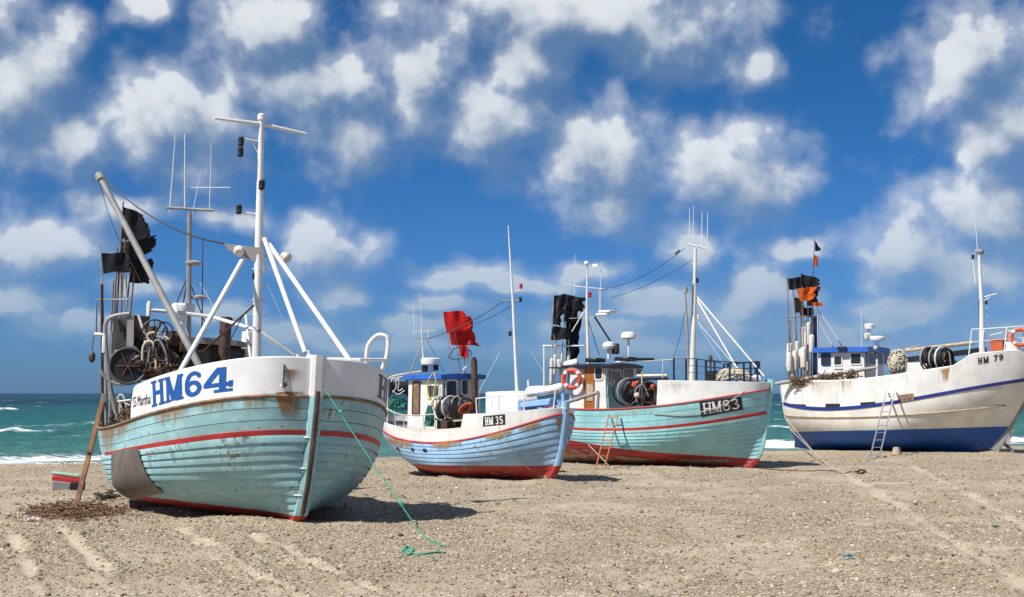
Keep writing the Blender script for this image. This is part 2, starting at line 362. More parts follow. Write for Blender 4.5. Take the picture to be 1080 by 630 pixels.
class Frame:                              # local axes of a boat or of a thing: X forward, Y port, Z up
    def __init__(s, o, X, Z=(0, 0, 1)):
        s.o = np.array(o, float); X = np.array(X, float); X /= np.linalg.norm(X); Z = np.array(Z, float)
        Y = np.cross(Z, X); Y /= np.linalg.norm(Y); Z = np.cross(X, Y); s.A = np.stack([X, Y, Z], 1)
        s.M = Matrix([[*s.A[i], s.o[i]] for i in range(3)] + [[0, 0, 0, 1]])
        s.c = s.A.T @ (np.array([0, 0, CAMH]) - s.o)
    def w(s, p): return np.asarray(p, float) @ s.A.T + s.o
    def l(s, p): return (np.asarray(p, float) - s.o) @ s.A
    def px(s, p): return project(s.w(p))
    def P(s, x, y, Y=None, X=None, Z=None):
        r = s.A.T @ pixel_ray(x, y)
        i, v = (1, Y) if Y is not None else (0, X) if X is not None else (2, Z)
        return s.c + r * (v - s.c[i]) / r[i]
    def D(s, x, y, ref, dd=0.):           # same distance from the camera as the point ref
        wp = s.w(ref); dep = (wp[1]) * math.cos(PITCH) + (wp[2] - CAMH) * math.sin(PITCH) + dd
        return s.l(np.array([0, 0, CAMH]) + pixel_ray(x, y) * dep)
WORLD = Frame((0, 0, 0), (1, 0, 0))

class Thing:
    def __init__(s, name, label, cat, fr=WORLD, base=(0, 0, 0), group=None):
        s.fr = fr; s.base = np.array(base, float)
        e = bpy.data.objects.new(name, None); e.empty_display_size = .2; COL.objects.link(e)
        e.matrix_world = fr.M @ Matrix.Translation(Vector(s.base)); e['label'] = label; e['category'] = cat
        if group: e['group'] = group
        s.e = e
    def part(s, name, mb, mat, parent=None, smooth=True, ang=38, attrs=None, bevel=0, label=None):
        me = mb if isinstance(mb, bpy.types.Mesh) else mb.mesh(name, mat, s.base, smooth, ang, attrs)
        o = bpy.data.objects.new(name, me); COL.objects.link(o); o.parent = parent or s.e
        if bevel:
            q = o.modifiers.new('bevel', 'BEVEL'); q.width = bevel; q.segments = 2; q.limit_method = 'ANGLE'; q.angle_limit = R(40)
        if label: o['label'] = label
        return o
    def tube(s, name, pts, r, mat, parent=None, n=8, **k):
        return s.part(name, MB().tube(pts, r, n), mat, parent, **k)
def single(name, label, cat, mb, mat, fr=WORLD, base=(0, 0, 0), group=None, kind=None, **k):
    me = mb.mesh(name, mat, base, **k); o = bpy.data.objects.new(name, me); COL.objects.link(o)
    o.matrix_world = fr.M @ Matrix.Translation(Vector(base))
    if kind: o['kind'] = kind
    if label: o['label'] = label
    if cat: o['category'] = cat
    if group: o['group'] = group
    return o
def arc(pts, n=6):                        # smooth curve through points (Catmull-Rom)
    P = [np.array(p, float) for p in pts]; out = []
    for i in range(len(P) - 1):
        a = P[i - 1] if i else 2 * P[0] - P[1]; b = P[i]; c = P[i + 1]; d = P[i + 2] if i + 2 < len(P) else 2 * P[-1] - P[-2]
        for t in np.linspace(0, 1, n, endpoint=False):
            out.append(.5 * (2 * b + (c - a) * t + (2 * a - 5 * b + 4 * c - d) * t * t + (3 * b - a - 3 * c + d) * t ** 3))
    out.append(P[-1]); return out
def sag(a, b, drop, n=14):
    a = np.array(a, float); b = np.array(b, float)
    return [a + (b - a) * t - np.array([0, 0, 4 * drop * t * (1 - t)]) for t in np.linspace(0, 1, n)]

# ------------------------------------------------------------------ value noise for terrain
def vnoise(x, y, seed=0):
    tab = np.random.default_rng(seed).random((256, 256))
    xi = np.floor(x).astype(int); yi = np.floor(y).astype(int); fx = x - xi; fy = y - yi
    fx = fx * fx * (3 - 2 * fx); fy = fy * fy * (3 - 2 * fy)
    g = lambda a, b: tab[a % 256, b % 256]
    return (g(xi, yi) * (1 - fx) + g(xi + 1, yi) * fx) * (1 - fy) + (g(xi, yi + 1) * (1 - fx) + g(xi + 1, yi + 1) * fx) * fy
def fbm(x, y, o=4, seed=0):
    return sum(vnoise(x * 2 ** i, y * 2 ** i, seed + i) * .5 ** i for i in range(o)) / sum(.5 ** i for i in range(o))
SEA = -0.72
SH0 = np.array([-22., 62.]); SHD = np.array([37., 15.]) / math.hypot(37, 15); SHN = np.array([SHD[1], -SHD[0]])   # shoreline, normal towards land
def shore(x, y): return (x - SH0[0]) * SHN[0] + (y - SH0[1]) * SHN[1]
def sstep(t): t = np.clip(t, 0, 1); return t * t * (3 - 2 * t)
def ground_base(x, y):
    d = shore(x, y)
    z = -.1 * sstep((y - 30) / 18) - .70 * sstep((13 - d) / 15) * (d > -2) - np.where(d <= -2, .70 + np.minimum(-(d + 2), 60) * .08, 0)
    return z

# ------------------------------------------------------------------ beach
def ground_px(px, py):
    z = 0.
    for _ in range(12):
        r = pixel_ray(px, py); p = np.array([0, 0, CAMH]) + r * (z - CAMH) / r[2]; z = float(ground_base(p[0], p[1]))
    return p
MOUNDS = []                                # (x, y, radius along, radius across, angle, height)
def mound_px(px, py, ra, rb, ang, h):
    p = ground_px(px, py); MOUNDS.append((p[0], p[1], ra, rb, R(ang), h))
mound_px(255, 553, 1.6, .4, 0, .12); mound_px(318, 564, .8, .3, 20, .05); mound_px(185, 541, 1.2, .5, -20, .2)
mound_px(362, 560, .7, .3, 10, .09); mound_px(420, 566, 1.2, .35, 5, .06); mound_px(130, 548, 1.2, .5, 0, .07)
mound_px(230, 585, 2.5, .5, 15, .06); mound_px(572, 510, .8, .35, 0, .12); mound_px(500, 505, 1.5, .4, 0, .1); mound_px(770, 496, 1.8, .4, 0, .1); mound_px(690, 498, 1.5, .4, 0, .1); mound_px(960, 483, 3., .5, 0, .1); mound_px(1045, 480, 1.2, .5, 0, .15)
mound_px(600, 560, 4., .8, 10, .05); mound_px(860, 520, 5., .9, -8, .06); mound_px(480, 520, 2., .4, 0, .05)
HOLLOWS = [(-4.6, 28.6, 1.5, 1.3, 0, -.13), (-6.3, 31.5, 2.2, 1.8, 0, -.13)]
TRACKS = [[(62, 556), (96, 592), (140, 634)], [(8, 560), (22, 590), (40, 634)], [(190, 560), (246, 592), (318, 634)], [(262, 566), (330, 594), (420, 634)],
          [(880, 494), (940, 532), (1030, 588), (1090, 624)], [(960, 492), (1030, 528), (1085, 560)], [(520, 612), (720, 580), (900, 566), (1085, 560)], [(560, 636), (760, 604), (940, 590), (1085, 588)],
          [(470, 548), (640, 530), (860, 512), (1085, 508)], [(620, 518), (800, 506), (1085, 498)]]
TRW = []
for t in TRACKS: TRW.append(np.array([ground_px(*p)[:2] for p in t]))
def track_mask(x, y):
    m = np.zeros_like(x)
    wob = (fbm(x * .8, y * .8, 3, 91) - .42) * .42
    for T in TRW:
        for a, b in zip(T[:-1], T[1:]):
            ab = b - a; t = np.clip(((x - a[0]) * ab[0] + (y - a[1]) * ab[1]) / (ab @ ab), 0, 1)
            d = np.hypot(x - a[0] - t * ab[0], y - a[1] - t * ab[1]) + wob
            m = np.maximum(m, np.clip(1 - np.abs(d) / (.2 + .0045 * y), 0, 1))
    return m
def ground_z(x, y, tm=None):
    x = np.asarray(x, float); y = np.asarray(y, float)
    z = ground_base(x, y) + (fbm(x * .35, y * .35, 3, 5) - .5) * .11 + (fbm(x * 1.6, y * 1.6, 3, 15) - .5) * .10 + (fbm(x * 6, y * 6, 2, 25) - .5) * .028
    for mx, my, ra, rb, an, h in MOUNDS + HOLLOWS:
        u = (x - mx) * math.cos(an) + (y - my) * math.sin(an); v = -(x - mx) * math.sin(an) + (y - my) * math.cos(an)
        z = z + h * np.exp(-(u / ra) ** 2 - (v / rb) ** 2)
    if tm is None: tm = track_mask(x, y)
    return z + .032 * np.sin(np.clip(tm, 0, 1) * 4.7) * (tm > 0) * (1 + .5 * np.sin(x * 9 + y * 14))
def sand_field(x, y):                      # 0 = loose gravel, 1 = bare sand
    return sstep((fbm(x * .55, y * .4, 4, 45) - .46) / .16)
def build_ground():
    ys = np.concatenate([np.linspace(-40, 10, 14), np.geomspace(10.6, 120, 430)])
    us = np.linspace(-1, 1, 520); us = np.sign(us) * (np.abs(us) * .62 + np.abs(us) ** 6 * .9)
    Y, U = np.meshgrid(ys, us, indexing='ij'); X = U * np.maximum(Y, 14)
    tm = track_mask(X, Y); Z = ground_z(X, Y, tm); sd = np.maximum(sand_field(X, Y) * .5, tm * .95)
    n, m = X.shape
    me = bpy.data.meshes.new('beach'); V = np.stack([X, Y, Z], -1).reshape(-1, 3)
    i = np.arange(n - 1)[:, None] * m + np.arange(m - 1)[None]; F = np.stack([i, i + 1, i + m + 1, i + m], -1).reshape(-1, 4)
    me.vertices.add(len(V)); me.vertices.foreach_set('co', V.ravel()); me.loops.add(F.size); me.loops.foreach_set('vertex_index', F.ravel())
    me.polygons.add(len(F)); me.polygons.foreach_set('loop_start', np.arange(len(F)) * 4); me.update(calc_edges=True)
    me.polygons.foreach_set('use_smooth', np.ones(len(F), bool))
    a = me.attributes.new('sand', 'FLOAT', 'POINT'); a.data.foreach_set('value', sd.ravel())
    w = me.attributes.new('wet', 'FLOAT', 'POINT'); w.data.foreach_set('value', sstep((3.0 - shore(X, Y)) / 2.5).ravel())
    o = bpy.data.objects.new('beach', me); COL.objects.link(o); o['kind'] = 'structure'
    mt = newmat('gravel_beach'); b = NB(mt); tc = b.n('ShaderNodeTexCoord').outputs['Object']
    sand = b.n('ShaderNodeAttribute', attribute_name='sand').outputs['Fac']; wet = b.n('ShaderNodeAttribute', attribute_name='wet').outputs['Fac']
    def vor(sc):
        v = b.n('ShaderNodeTexVoronoi'); b.link(tc, v.inputs['Vector']); v.inputs['Scale'].default_value = sc; v.inputs['Randomness'].default_value = 1
        return v
    v1 = vor(24); v2 = vor(48)
    def peb(v):
        s = b.n('ShaderNodeSeparateColor'); b.link(v.outputs['Color'], s.inputs[0])
        r = b.n('ShaderNodeValToRGB'); e = r.color_ramp
        cols = [(0, (.06, .05, .04)), (.12, (.20, .155, .105)), (.4, (.365, .295, .20)), (.62, (.445, .375, .265)), (.78, (.33, .225, .125)), (.92, (.55, .485, .37)), (1, (.72, .67, .58))]
        e.elements[0].position = 0; e.elements[0].color = (*cols[0][1], 1); e.elements[1].position = 1; e.elements[1].color = (*cols[-1][1], 1)
        for p, c in cols[1:-1]:
            q = e.elements.new(p); q.color = (*c, 1)
        b.link(s.outputs[0], r.inputs[0]); return r.outputs[0]
    n1 = b.noise(tc, 2.3, 6, .6); n2 = b.noise(tc, 60, 4, .7); n0 = b.noise(tc, .35, 4)
    grav = b.mix(b.ramp(n1, .4, .6), peb(v1), peb(v2))
    sc_ = b.mix(n2, (.405, .342, .25), (.54, .462, .348))
    sm = b.ramp(b.math('ADD', sand, b.math('MULTIPLY', b.math('SUBTRACT', n1, .5), .9)), .2, .85, 0, .85)
    c = b.mix(sm, grav, sc_)
    c = b.mix(b.ramp(n0, .42, .66, 0, .35), c, (.27, .215, .15))
    c = b.mix(b.math('MULTIPLY', wet, .6), c, (.10, .085, .07))
    inv = b.math('SUBTRACT', 1., sm)
    h = b.math('ADD', b.math('MULTIPLY', b.math('SUBTRACT', .6, v1.outputs['Distance']), inv), b.math('MULTIPLY', n2, .5))
    h = b.math('ADD', h, b.math('MULTIPLY', b.math('MULTIPLY', b.math('SUBTRACT', .5, v2.outputs['Distance']), inv), .5))
    b.finish(c, b.math('SUBTRACT', .92, b.math('MULTIPLY', wet, .5)), 0, h, .03, .75, .3); me.materials.append(mt)
build_ground()

def build_pebbles():
    t = (1 + 5 ** .5) / 2
    ico = np.array([(-1, t, 0), (1, t, 0), (-1, -t, 0), (1, -t, 0), (0, -1, t), (0, 1, t), (0, -1, -t), (0, 1, -t), (t, 0, -1), (t, 0, 1), (-t, 0, -1), (-t, 0, 1)], float) / math.hypot(1, t)
    fc = np.array([(0, 11, 5), (0, 5, 1), (0, 1, 7), (0, 7, 10), (0, 10, 11), (1, 5, 9), (5, 11, 4), (11, 10, 2), (10, 7, 6), (7, 1, 8), (3, 9, 4), (3, 4, 2), (3, 2, 6), (3, 6, 8), (3, 8, 9), (4, 9, 5), (2, 4, 11), (6, 2, 10), (8, 6, 7), (9, 8, 1)])
    def scatter(n, y0, y1, s0, s1):
        y = np.sqrt(rng.uniform(y0 ** 2, y1 ** 2, n)); x = rng.uniform(-.43, .43, n) * y
        keep = (rng.random(n) > .8 * np.maximum(sand_field(x, y) * .6, track_mask(x, y) * 1.15)) & (shore(x, y) > .5)
        x, y = x[keep], y[keep]; s = s0 * (s1 / s0) ** (rng.random(len(x)) ** 2.6); return x, y, s
    parts = [scatter(64000, 15.5, 30, .008, .034), scatter(24000, 30, 60, .014, .05), scatter(160, 16, 45, .05, .09)]
    x, y, s = (np.concatenate([p[i] for p in parts]) for i in range(3)); n = len(x)
    z = ground_z(x, y) + s * .12
    sc = np.stack([s * rng.uniform(.8, 1.5, n), s * rng.uniform(.7, 1.1, n), s * rng.uniform(.4, .75, n)], -1)
    a = rng.uniform(0, 2 * math.pi, n); P = ico[None] * (1 + rng.uniform(-.16, .16, (n, 12, 1))) * sc[:, None]
    q = np.empty_like(P); q[..., 0] = P[..., 0] * np.cos(a)[:, None] - P[..., 1] * np.sin(a)[:, None]; q[..., 1] = P[..., 0] * np.sin(a)[:, None] + P[..., 1] * np.cos(a)[:, None]; q[..., 2] = P[..., 2]
    q += np.stack([x, y, z], -1)[:, None]
    F = (fc[None] + (np.arange(n) * 12)[:, None, None]).reshape(-1, 3)
    me = bpy.data.meshes.new('pebbles'); me.vertices.add(n * 12); me.vertices.foreach_set('co', q.ravel())
    me.loops.add(F.size); me.loops.foreach_set('vertex_index', F.ravel()); me.polygons.add(len(F)); me.polygons.foreach_set('loop_start', np.arange(len(F)) * 3); me.update(calc_edges=True)
    me.polygons.foreach_set('use_smooth', np.ones(len(F), bool))
    pal = np.array([(.33, .27, .18), (.39, .32, .22), (.27, .205, .13), (.17, .135, .10), (.48, .41, .33), (.62, .57, .50), (.14, .12, .105), (.33, .21, .13), (.09, .075, .065)])
    pick = rng.choice(len(pal), n, p=[.24, .2, .17, .12, .09, .04, .05, .06, .03]); c = pal[pick] * rng.uniform(.8, 1.15, (n, 1))
    ca = me.color_attributes.new('tone', 'FLOAT_COLOR', 'POINT'); ca.data.foreach_set('color', np.repeat(np.concatenate([c, np.ones((n, 1))], 1), 12, 0).ravel())
    m = newmat('pebble_stone'); b = NB(m); tc = b.n('ShaderNodeTexCoord').outputs['Object']
    at = b.n('ShaderNodeAttribute', attribute_name='tone').outputs['Color']
    b.finish(b.mix(.35, at, b.mix(b.noise(tc, 45, 4), (.2, .2, .2), (.8, .8, .8)), 'SOFT_LIGHT'), .8, spec=.35); me.materials.append(m)
    o = bpy.data.objects.new('pebbles', me); COL.objects.link(o); o['kind'] = 'stuff'; o['label'] = 'loose pebbles strewn over the sandy beach'; o['category'] = 'pebbles'
build_pebbles()

# ------------------------------------------------------------------ sea
def build_sea():
    ys = np.concatenate([np.arange(50, 130, .42), np.geomspace(130, 900, 190), np.geomspace(930, 30000, 40)])
    us = np.linspace(-.75, .75, 420)
    Y, U = np.meshgrid(ys, us, indexing='ij'); X = U * Y
    d = -shore(X, Y)                                   # distance out to sea
    al = X * SHD[0] + Y * SHD[1]                       # along the shore
    wob = (fbm(al * .06, d * .05, 3, 61) - .5) * 9
    fade = np.clip(1.5 - Y / 700, 0, 1)
    sw = np.sin((d + wob) / 13 * 2 * math.pi + 1.2) + .45 * np.sin((d + wob * 1.7) / 6.1 * 2 * math.pi)
    chop = (fbm(X * .55, Y * .4, 3, 71) - .5)
    Z = SEA + fade * sstep(d / 14) * (.17 * sw + .55 * chop)
    foam = np.zeros_like(X)
    # swash and broken water close in
    foam += 1.0 * np.exp(-((d - .3 + wob * .16) / 1.5) ** 2)
    foam += .84 * np.exp(-((d - 8 + wob * .8) / 7.0) ** 2) * (.55 + 1.1 * sstep((fbm(al * .07, d * .06, 2, 81) - .38) / .25))
    # breaking crests, farther out
    def crest(px0, px1, py, wd, hgt, amt=1.):
        r0 = pixel_ray(px0, py); r1 = pixel_ray(px1, py); a = r0 * (SEA - CAMH) / r0[2]; c = r1 * (SEA - CAMH) / r1[2]
        yy = a[1]; xm, hw = (a[0] + c[0]) / 2, abs(c[0] - a[0]) / 2
        e = sstep((1.15 - np.abs(X - xm) / hw) / .3); g = np.exp(-((Y - yy + wob * .35) / wd) ** 2)
        return e * g * amt, e * np.exp(-((Y - yy + wob * .35) / (wd * .7)) ** 2) * hgt
    for c in ((-60, 17, 434, 5.5, .85, 1.3), (-80, 62, 458.5, 1.8, .3, .8), (-200, -40, 447, 3, .4, 1.), (40, 120, 462, 1.6, .12, .62), (806, 862, 454.5, 2.4, .3, .8), (780, 880, 465, 3.2, .15, .72), (870, 1100, 450, 3, .3, 1.), (420, 620, 455, 3, .3, 1.), (1085, 1300, 462, 2, .3, 1), (-300, -120, 470, 2, .3, 1)):
        f, h = crest(*c); foam = np.maximum(foam, f); Z += h
    # scattered whitecaps
    wc = fbm(X * .09, Y * .035, 3, 101); foam += .55 * sstep((wc - .66) / .08) * (Y < 900) * sstep((Y - 80) / 60)
    n, m = X.shape; me = bpy.data.meshes.new('sea'); V = np.stack([X, Y, Z], -1).reshape(-1, 3)
    i = np.arange(n - 1)[:, None] * m + np.arange(m - 1)[None]; F = np.stack([i, i + 1, i + m + 1, i + m], -1).reshape(-1, 4)
    me.vertices.add(len(V)); me.vertices.foreach_set('co', V.ravel()); me.loops.add(F.size); me.loops.foreach_set('vertex_index', F.ravel())
    me.polygons.add(len(F)); me.polygons.foreach_set('loop_start', np.arange(len(F)) * 4); me.update(calc_edges=True); me.polygons.foreach_set('use_smooth', np.ones(len(F), bool))
    a = me.attributes.new('foam', 'FLOAT', 'POINT'); a.data.foreach_set('value', foam.ravel())
    a = me.attributes.new('depth', 'FLOAT', 'POINT'); a.data.foreach_set('value', (np.log(np.maximum(d, 3)) / math.log(2000)).ravel())
    o = bpy.data.objects.new('sea', me); COL.objects.link(o); o['kind'] = 'structure'
    mt = newmat('sea_water'); b = NB(mt); tc = b.n('ShaderNodeTexCoord').outputs['Object']
    fo = b.n('ShaderNodeAttribute', attribute_name='foam').outputs['Fac']; dp = b.n('ShaderNodeAttribute', attribute_name='depth').outputs['Fac']
    st = b.scaled(tc, (.5, 1.2, 1))
    n1 = b.noise(st, 1.3, 9, .72); n2 = b.noise(b.scaled(tc, (.03, .012, 1)), 1, 4); n3 = b.noise(b.scaled(tc, (.6, .5, 1)), 1, 6, .6)
    dd = b.math('ADD', dp, b.math('MULTIPLY', b.math('SUBTRACT', n2, .5), .16))
    r = b.n('ShaderNodeValToRGB'); e = r.color_ramp
    cols = [(.12, (.12, .21, .18)), (.40, (.055, .175, .155)), (.60, (.020, .125, .122)), (.74, (.010, .075, .088)), (.81, (.004, .026, .052)), (.92, (.006, .045, .075)), (1, (.006, .04, .08))]
    e.elements[0].position = cols[0][0]; e.elements[0].color = (*cols[0][1], 1); e.elements[1].position = 1; e.elements[1].color = (*cols[-1][1], 1)
    for p, c in cols[1:-1]:
        q = e.elements.new(p); q.color = (*c, 1)
    b.link(dd, r.inputs[0])
    wcol = b.mix(b.ramp(n3, .3, .7, 0, .35), r.outputs[0], (.004, .05, .06))
    fm = b.ramp(b.math('MULTIPLY', fo, b.math('SUBTRACT', b.math('MULTIPLY', n1, 1.9), .38)), .30, .50)
    c = b.mix(fm, wcol, (.78, .80, .80))
    ro = b.math('ADD', .4, b.math('MULTIPLY', fm, .5))
    hh = b.math('ADD', b.math('MULTIPLY', n3, 1.0), b.math('MULTIPLY', n1, .35))
    b.finish(c, ro, 0, hh, .5, .9, .09); me.materials.append(mt)
build_sea()

# ------------------------------------------------------------------ hulls
def poly(pts):
    p = np.array(sorted(pts), float); return p[:, 0], p[:, 1]
class Hull:
    """lofted hull; its lines are read off the photograph: the beam and length give each station's place, the traced line its height"""
    def __init__(s, th, fr, L, B, stem_px, sheer_px, pb=.45, m=.4, pa=.5, na=3., ma=None, secn=2.2, aft_rake=.6, sfit=(.04, .72), deg=3, fine=1.5, vbow=1.0):
        s.fr, s.L, s.B, s.pb, s.m, s.pa, s.na, s.secn, s.fine, s.vbow = fr, L, B, pb, m, pa, na, secn, fine, vbow
        s.ma = m if ma is None else ma
        st = np.array([fr.P(x, y, Y=0) for x, y in stem_px]); o = np.argsort(st[:, 2]); s.sz = st[o, 2]; s.sx = st[o, 0]
        s.ztop = s.sz[-1]; s.x0 = np.interp(s.ztop, s.sz, s.sx); s.ar = aft_rake; s.th = th
        s.cz = None; s.cz = s.trace(sheer_px, True, sfit, deg)
    def xs(s, z): return np.interp(z, s.sz, s.sx) + np.where(z > s.ztop, (z - s.ztop) * .25, 0)
    def xa(s, z): return s.x0 - s.L + s.ar * np.clip(1 - z / 2., -.3, 1) ** 2 * np.sign(1 - z / 2. + 1e-9)
    def w(s, t, v):
        t = np.asarray(t, float); v = np.asarray(v, float); vc = np.clip(v, 0, 1)
        bowf = np.clip(1 - t / .45, 0, 1)
        n = s.secn - (s.secn - s.vbow) * bowf ** 1.3
        mid = 1 - (1 - vc) ** n
        mid = mid ** (.55 + .45 * bowf)
        mm = s.m + (.62 - s.m) * (1 - vc) ** 2.2; pb = s.pb + (s.fine - s.pb) * (1 - vc) ** 2.
        f = np.sin(math.pi / 2 * np.clip(t / mm, 0, 1)) ** pb
        ma = s.ma - .1 * (1 - vc); e = np.clip((t - ma) / (1 - ma), 0, 1)
        na = s.na - (s.na - 1.8) * (1 - vc) ** 2
        a = np.clip(1 - e ** na, 0, 1) ** (s.pa + (1. - s.pa) * (1 - vc) ** 2)
        return s.B * mid * f * a * (1 + .03 * np.clip(v - 1, 0, 1)) + .05
    def zs(s, t): return np.polyval(s.cz, t)
    def pt(s, t, z, side=-1, off=0.):
        t = np.asarray(t, float); z = np.asarray(z, float)
        def q(t, z):
            v = z / s.zs(t); return np.stack([s.xs(z) * (1 - t) + s.xa(z) * t, side * s.w(t, v), z + 0 * t], -1)
        P = q(t, z)
        if np.any(np.asarray(off) != 0):
            e = 1e-3; tt = np.clip(t, .004, .996); a = q(tt + e, z) - q(tt - e, z); b = q(tt, z + e) - q(tt, z - e); n = np.cross(a, b); n /= np.maximum(np.linalg.norm(n, axis=-1, keepdims=True), 1e-9)
            n = n * side; P = P + n * np.asarray(off)[..., None]
        return P
    def trace(s, line, sheer=False, sfit=(.04, .72), deg=3):
        lx, ly = poly(line); S = np.linspace(*sfit, 40); out = []
        zz = np.linspace(-.2, 5.5, 1141)
        for t in S:
            if sheer: P = np.stack([s.xs(zz) * (1 - t) + s.xa(zz) * t, -s.w(t, 1.) + 0 * zz, zz], -1)
            else: P = s.pt(np.full_like(zz, t), zz, -1)
            x, y = s.fr.px(P); d = y - np.interp(x, lx, ly); i = np.argmin(np.abs(d)); out.append(zz[i] if lx[0] - 4 <= x[i] <= lx[-1] + 6 else np.nan)
        out = np.array(out); k = ~np.isnan(out)
        return np.polyfit(S[k], out[k], deg)
    def inv(s, x, y, side=-1, near=None):
        T, Z = np.meshgrid(np.linspace(.0, .97, 300), np.linspace(.0, s.ztop + .3, 240), indexing='ij')
        if not hasattr(s, '_g%d' % side): setattr(s, '_g%d' % side, s.fr.px(s.pt(T, Z, side)))
        gx, gy = getattr(s, '_g%d' % side); k = np.argmin((gx - x) ** 2 + (gy - y) ** 2 + (T > .8) * 30); return T.ravel()[k], Z.ravel()[k]
    def patch(s, quad_px, n=12, m=8, off=.004, side=-1):
        c = [s.inv(*p, side) for p in quad_px]; u = np.linspace(0, 1, n)[:, None, None]; v = np.linspace(0, 1, m)[None, :, None]; c = np.array(c)
        q = c[0] * (1 - u) * (1 - v) + c[1] * u * (1 - v) + c[2] * u * v + c[3] * (1 - u) * v
        return q, s.pt(q[..., 0], q[..., 1], side, np.full(q.shape[:2], off))
    # ---- parts
    def ribbon(s, t, z0, z1, off, side, back=-.03, rows=3):
        """plate following the hull between heights z0(t), z1(t), standing off by off (bottom, top)"""
        mb = MB(); k = np.linspace(0, 1, rows)[None] if rows == 3 else np.array([[0, .5, .8, 1.]]); Z = z0[:, None] * (1 - k) + z1[:, None] * k; T = np.repeat(t[:, None], rows, 1)
        O = (off[0] * (1 - k) + off[1] * k if rows == 3 else off[1] + (off[0] - off[1]) * np.array([[1., .9, .45, 0.]])) + 0 * Z
        P = s.pt(T, Z, side, O); I = s.pt(T[:, ::rows - 1], Z[:, ::rows - 1], side, np.full((len(t), 2), back))
        mb.grid(np.concatenate([I[:, :1], P, I[:, 1:]], 1)); return mb
    def wlattr(s, mb, wl):
        V = np.array(mb.V); 
        t = np.clip((s.xs(V[:, 2]) - V[:, 0]) / np.maximum(s.xs(V[:, 2]) - s.xa(V[:, 2]), .1), 0, 1); return V[:, 2] - np.polyval(wl, t)
    def planks(s, mat, ztop, ncl, zup=None, nup=0, wl=None, th=.03, zlow=.03):
        """clinker strakes from keel to ztop(t), flush planks above to the sheer"""
        hull = s.th.part('hull', s.deck_mesh(), [WOOD]); hull.name = 'hull'
        t = np.concatenate([.2 * np.linspace(0, 1, 24) ** 3.2, np.linspace(.2, 1, 34)[1:]])
        zt = np.polyval(ztop, t)
        for side in (-1, 1):
            for i in range(ncl):
                fr = lambda k: zlow + (zt - zlow) * k ** 1.06
                a, b = fr(i / ncl), fr((i + 1) / ncl)
                mb = s.ribbon(t, a - .012 * (i > 0), b + .004, (th, .004), side, rows=4)
                s.th.part('plank', mb, mat, hull, attrs={'wl': s.wlattr(mb, wl)} if wl is not None else None, ang=30)
            if nup:
                z1 = s.zs(t)
                for i in range(nup):
                    a = zt + (z1 - zt) * i / nup; b = zt + (z1 - zt) * (i + 1) / nup
                    mb = s.ribbon(t, a + .006, b - .006, (.012, .012), side); s.th.part('plank', mb, mat, hull, attrs={'wl': s.wlattr(mb, wl)} if wl is not None else None, ang=30)
        s.hull = hull; return hull
    def deck_mesh(s):
        mb = MB(); t = np.linspace(0, 1, 40); z = s.zs(t) - .16
        A = s.pt(t, z, -1, np.full(40, -.02)); B = s.pt(t, z, 1, np.full(40, -.02)); k = np.linspace(0, 1, 7)[None, :, None]
        mb.grid(A[:, None] * (1 - k) + B[:, None] * k); return mb
    def shell(s, mat, wl, n=70, m=34):
        """smooth plated hull: one skin"""
        hull = s.th.part('hull', s.deck_mesh(), [WOOD]); t = np.concatenate([.25 * np.linspace(0, 1, 26) ** 2.2, np.linspace(.25, 1, n - 25)[1:]])
        for side in (-1, 1):
            mb = MB(); v = np.linspace(.01, 1, m)[None]; Z = s.zs(t)[:, None] * v; mb.grid(s.pt(np.repeat(t[:, None], m, 1), Z, side))
            s.th.part('plating', mb, mat, hull, attrs={'wl': s.wlattr(mb, wl)}, ang=60)
        s.hull = hull; return hull
    def bulwark(s, zb, t0, t1, mat, side, thick=.05, parent=None, name='bulwark', n=60, closeend=True):
        t = np.sort(np.concatenate([t0 + (t1 - t0) * .35 * np.linspace(0, 1, n // 2) ** 3.2, np.linspace(t0 + (t1 - t0) * .35, t1, n - n // 2 + 1)[1:]])); z0 = s.zs(t) - .02; z1 = np.maximum(zb(t), z0 + .03)
        k = np.linspace(0, 1, 5)[None]; Z = z0[:, None] * (1 - k) + z1[:, None] * k; T = np.repeat(t[:, None], 5, 1)
        O = s.pt(T, Z, side, np.full(Z.shape, .012)); I = s.pt(T[:, ::-1], Z[:, ::-1], side, np.full(Z.shape, -thick))
        mb = MB(); G = np.concatenate([O, I], 1); mb.grid(G); nn = len(mb.V)
        if closeend: mb.F.append([int((n - 1) * 10 + j) for j in range(10)]); mb.I.append(0)
        return s.th.part(name, mb, mat, parent, ang=45)
    def strip(s, zf, t0, t1, r, mat, side, off=.02, name='rubbing_strake', n=90, parent=None, flat=1.0):
        t = t0 + (t1 - t0) * np.linspace(0, 1, n) ** 3.; z = zf(t); P = s.pt(t, z, side, np.full(n, off)); return s.th.part(name, MB().tube(P, r, 6), mat, parent)
    def stripe(s, zf, t0, t1, hw, mat, side, off=.02, name='painted_band', n=90, parent=None):
        t = t0 + (t1 - t0) * np.linspace(0, 1, n) ** 3.; z = zf(t); mb = s.ribbon(t, z - hw, z + hw, (off, off), side, back=-.01); return s.th.part(name, mb, mat, parent, ang=30)
